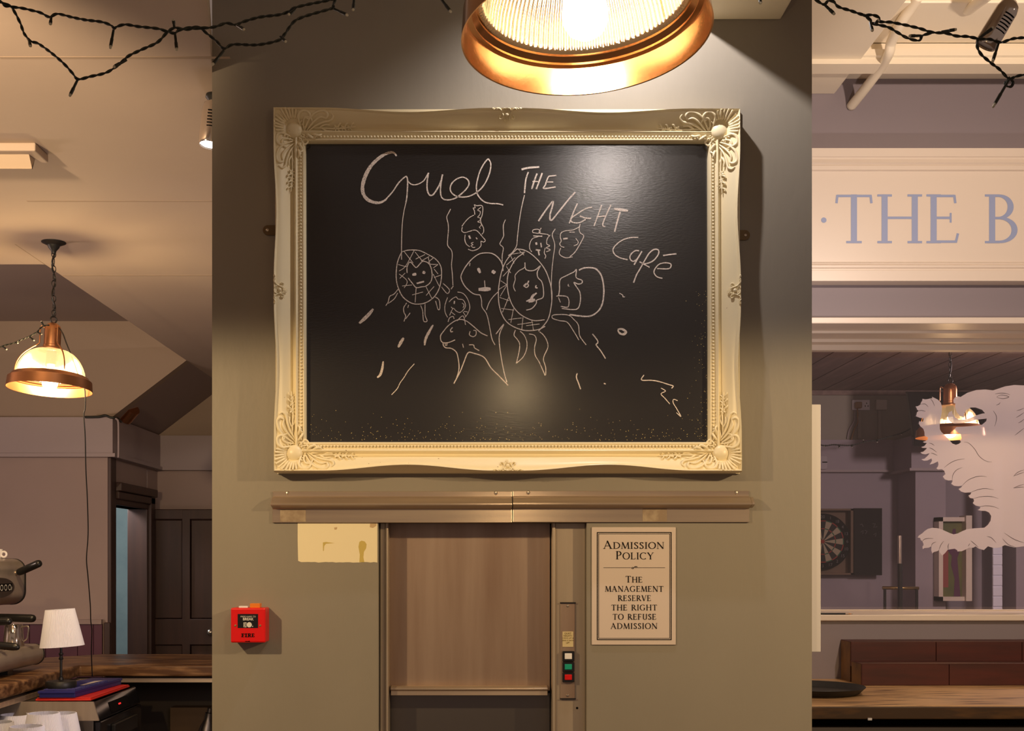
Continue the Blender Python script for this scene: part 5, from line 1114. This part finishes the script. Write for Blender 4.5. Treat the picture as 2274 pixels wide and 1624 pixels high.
for (x0, y0, k), pts in cuts:
    P = spline([Vector((x0+a*k, y0+b*k)) for a, b in pts], 6); n = len(P)
    ribbon(mb, [(p.x, p.y) for p in P], [.35+.75*math.sin(PI*i/(n-1)) for i in range(n)], YG-.0022, lambda a, b, y: at(a, b, y))
mb.build('engraved_lines', m_etchline, lion)

# ================================================================ things in the room behind the glass
# dartboard in its cabinet
YK2 = YB-.09
cab = thing('dartboard_cabinet', 'open black dartboard cabinet on the far wall behind the glass', 'cabinet', (ax(1860, YB), YB, az(1277, YB)))
m_cab = mat('cabinet_black', (.014, .012, .012), .75, spec=.2); m_cork = mat('cabinet_back', (.16, .10, .06), .7)
x0, x1, xm, zt_, zb_ = ax(1760, YK2), ax(1958, YK2), ax(1895, YK2), az(1130, YK2), az(1277, YK2)
M().box(x0, xm, YB-.012, YB-.002, zb_, zt_).box(x0, xm, YK2, YB-.002, zt_-.015, zt_).box(x0, xm, YK2, YB-.002, zb_, zb_+.015).box(xm-.02, xm, YK2, YB-.002, zb_, zt_).build('box', m_cork, cab)
dr = M().box(xm+.003, x1, YK2-.01, YK2+.012, zb_-.003, zt_+.003).build('door', m_cab, cab, bev=.002)
mchk = mat('faint_chalk', (.16, .15, .15), .9)
mb = M()
for P in ([(1910, 1166), (1914, 1164), (1917, 1170)], [(1938, 1164), (1944, 1163), (1940, 1172), (1948, 1170)], [(1912, 1182), (1917, 1178), (1916, 1186)], [(1920, 1178), (1926, 1180), (1922, 1186)], [(1940, 1188), (1946, 1184), (1944, 1192)]):
    ribbon(mb, P, [.8]*len(P), YK2-.0105, lambda a, b, y: at(a, b, y))
mb.build('score_marks', mchk, dr)
db = thing('dartboard', 'round dartboard hanging inside the black cabinet', 'dartboard', (ax(1827, YB), YB-.02, az(1203, YB)))
c = at(1827, 1203, YB-.06); RB = .2255
M().lathe([(0, .04), (RB, .04), (RB, .002), (RB-.006, 0), (0, 0)], 64, Matrix.Translation(c+Vector((0, .0, 0))) @ Matrix.Rotation(-PI/2, 4, 'X')).build('board_body', m_ink, db, auto=40)
m_sis = mat('sisal_cream', (.42, .35, .24), .9); m_sisb = mat('sisal_black', (.02, .018, .016), .9); m_dr = mat('dart_red', (.30, .03, .02), .8); m_dg = mat('dart_green', (.02, .11, .05), .8)
segs = {m_sis: M(), m_sisb: M(), m_dr: M(), m_dg: M()}
for i in range(20):
    a0 = math.radians(90-9+18*i); lightseg = i % 2
    for r0, r1, mm in ((.016, .099, m_sis if lightseg else m_sisb), (.099, .107, m_dg if lightseg else m_dr), (.107, .162, m_sis if lightseg else m_sisb), (.162, .170, m_dg if lightseg else m_dr)):
        vs = []
        for k in range(4):
            q = a0+math.radians(18)*k/3
            for r in (r0, r1): vs.append(c+Vector((r*math.cos(q), -.0012, r*math.sin(q))))
        segs[mm].add(vs, [(2*k, 2*k+1, 2*k+3, 2*k+2) for k in range(3)])
for mm, nm in ((m_sis, 'pale_segments'), (m_sisb, 'black_segments'), (m_dr, 'red_beds'), (m_dg, 'green_beds')): segs[mm].build(nm, mm, db)
M().lathe([(0, .002), (.016, .002)], 20, Matrix.Translation(c) @ Matrix.Rotation(PI/2, 4, 'X')).build('bull', m_dr, db)
for i, num in enumerate((6, 13, 4, 18, 1, 20, 5, 12, 9, 14, 11, 8, 16, 7, 19, 3, 17, 2, 15, 10)):
    q = math.radians(18*i); p = c+Vector((.197*math.cos(q), 0, .197*math.sin(q)))
    Yp = p.y-.0015; px = PX+p.x*F/Yp; py = PY-(p.z-EYE)*F/Yp
    sans(str(num), .034, px, py, Yp, mchk, 'board_number', db)
# double socket with brown plug, switch box, sensor
so = thing('wall_socket', 'white double wall socket on the far wall behind the glass', 'socket', (ax(1911, YB), YB, az(912, YB)))
ys = YB-.02
M().box(ax(1893, ys), ax(1932, ys), ys, YB-.001, az(911, ys), az(888, ys)).build('face_plate', m_china, so, bev=.004)
mb = M()
for dx, dy in ((1924.5, 896), (1921.5, 902), (1927.5, 902)): mb.box(ax(dx-1, ys), ax(dx+1, ys), ys-.001, ys, az(dy+1.6, ys), az(dy-1.6, ys))
mb.build('pin_slots', m_ink, so)
pg = thing('plug', 'brown plug pushed into the left side of the double socket', 'plug', (ax(1904, ys), ys, az(905, ys)))
M().box(ax(1897, ys), ax(1911, ys), ys-.045, ys-.001, az(908, ys), az(894, ys)).build('body', m_plug, pg, bev=.008)
P = spline([at(1904, 908, ys-.02), at(1905, 925, ys), at(1905, 938, ys), at(1897, 955, ys), at(1890, 978, ys)], 6)
M().tube(P, .006, 8).build('cord', m_plug, pg, smooth=True)
P = spline([at(1899, 912, YB-.012), at(1897, 935, YB-.012), at(1886, 955, YB-.012), at(1882, 975, YB-.012)], 6)
tag(M().tube(P, .006, 8).build('cable', m_band, smooth=True), 'grey cable curving down the far wall left of the brown cord', 'cable')
sb = thing('switch_box', 'square white junction box on the far wall right of the socket', 'switch box', (ax(1956, YB), YB, az(912, YB)))
M().box(ax(1944, ys), ax(1969, ys), YB-.04, YB-.001, az(911, ys), az(888, ys)).build('box', mat('grey_white_plastic', (.5, .45, .38), .5), sb, bev=.004)
for px in (1909, 1954): M().box(ax(px-4, ys), ax(px+4, ys), YB-.025, YB-.001, az(975, ys), az(912, ys)).build('trim_conduit', m_backup, kind='structure', bev=.003)
sn = thing('motion_sensor', 'white motion sensor on the boxed band of the far wall', 'sensor', (ax(1828, YB), YB-.05, az(1044, YB)))
ys = YB-.09
M().prism([(x, ys, z) for x, z in rrect(ax(1819, ys), ax(1838, ys), az(1043, ys), az(1012, ys), (.02, .02, .02, .02))], (0, .038, 0)).build('housing', m_sensor, sn, bev=.006)
M().box(ax(1826, ys), ax(1837, ys), ys-.002, ys, az(1028, ys), az(1025.5, ys)).build('lens_slot', m_ink, sn)
# television
tv = thing('television', 'dark wall mounted television tilted behind the etched lion', 'television', (ax(2120, 8.6), 8.6, az(990, 8.6)))
q = [at(2016, 871, 8.66), at(2236, 871, 8.66), at(2236, 992, 8.56), at(2032, 992, 8.56)]
M().prism(q, (0, .05, .01)).build('screen', m_gblack, tv, bev=.004)
M().box(ax(2110, 8.7), ax(2150, 8.7), 8.68, YBR-.052, az(960, 8.7), az(905, 8.7)).build('wall_bracket', m_satin, tv)
# framed print, angled on the chimney breast
YF_ = YBR-.03
pf = thing('framed_print', 'white framed print of a dark figure on green, hung below the etched paw', 'picture', (ax(2120, YF_), YF_, az(1337, YF_)))
def quad(x0, x1, ya, yb, y): return [at(x0, yb, y), at(x1, yb, y), at(x1, ya, y), at(x0, ya, y)]
fx0, fx1 = ax(2085, YBR-.10), ax(2155, YBR-.10)
ft, fb_ = az(1149, YBR-.10), az(1335, YBR-.10)
mb = M(); wv = .032
mb.box(fx0, fx0+wv, YBR-.10, YBR-.002, fb_, ft).box(fx1-.045, fx1, YBR-.13, YBR-.002, fb_, ft+.012).box(fx0, fx1, YBR-.10, YBR-.002, ft-wv, ft).box(fx0, fx1, YBR-.10, YBR-.002, fb_, fb_+wv)
mb.build('frame', m_ivory, pf)
yp_ = YBR-.05
M().box(fx0+wv, fx1-.045, yp_, yp_+.004, fb_+wv, ft-wv).build('print', mat('olive_print', (.16, .15, .035), .5, var=(3, (.05, .09, .03), .4, .7)), pf)
M().prism(quad(2093, 2106, 1215, 1305, yp_-.001), (0, .0008, 0)).build('printed_panel', mat('red_print', (.28, .06, .05), .6), pf)
M().prism([at(a, b, yp_-.002) for a, b in ((2116, 1175), (2122, 1175), (2124, 1195), (2132, 1222), (2126, 1240), (2130, 1290), (2133, 1325), (2118, 1325), (2120, 1285), (2112, 1255), (2114, 1235), (2104, 1222), (2112, 1200))], (0, .0008, 0)).build('printed_figure', mat('purple_print', (.10, .025, .07), .6), pf)
# fairy lights along the far band
wp = [(1795, 982), (1813, 986), (1832, 990), (1850, 988), (1868, 989), (1892, 989), (1920, 982), (1950, 977), (1975, 970), (2005, 961), (2024, 951)]
wb = [(1834, 989, 1830, 992), (1863, 988, 1864, 995), (1892, 988, 1892, 994), (1918, 982, 1917, 977), (1948, 977, 1948, 983), (2003, 962, 2002, 966)]
fairy('thin fairy light string sagging across the far wall behind the glass', [wp], wb, 8.85, r=.0032)
# brass rail added in place of a reflection on the pane, and a tap
g = thing('reflection_rail', 'low brass topped rail added behind the glass in place of a reflection', 'rail', (ax(1990, 8.2), 8.2, 0))
M().tube([at(1960, 1306, 8.2), at(2040, 1307, 8.2)], .012, 12).build('rail', m_brass, g, smooth=True)
for px in (1965, 2036): M().tube([at(px, 1306, 8.2), (ax(px, 8.2), 8.2, .001)], .010, 10).build('post', m_satin, g)
g = thing('beer_tap', 'slim dark beer tap with a pale handle seen through the glass', 'tap', (ax(1998, 8.0), 8.0, 0))
M().tube([at(1998, 1190, 8.0), at(1998, 1252, 8.0)], .014, 10).build('tap_handle', m_nickel, g)
M().tube([at(1999, 1252, 8.0), (ax(1999, 8.0), 8.0, .001)], .016, 10).build('tap_stem', m_satin, g)

# pipes at the top right
def pipe(label, pts, r):
    P = spline(pts, 8)
    mb = M().tube(P, r, 16)
    return mb
o = pipe('', [at(1890, 236, YR-.002), at(1922, 196, 4.75), at(1956, 150, 4.6), at(1974, 118, 4.48), at(1980, 92, 4.44), at(2000, 52, 4.33), at(2022, 18, 4.26), at(2040, -8, 4.2)], .0195).build('ceiling_pipe', m_cream, smooth=True)
tag(o, 'bent cream painted pipe running from the wall up over the beams', 'pipe', 'painted ceiling pipes')
o = pipe('', [at(2142, 14, 4.32), at(2150, 22, 4.29), at(2164, 12, 4.2), at(2200, -14, 4.0)], .019).build('ceiling_pipe', m_cream, smooth=True)
tag(o, 'short cream painted pipe stub near the chrome spotlight', 'pipe', 'painted ceiling pipes')
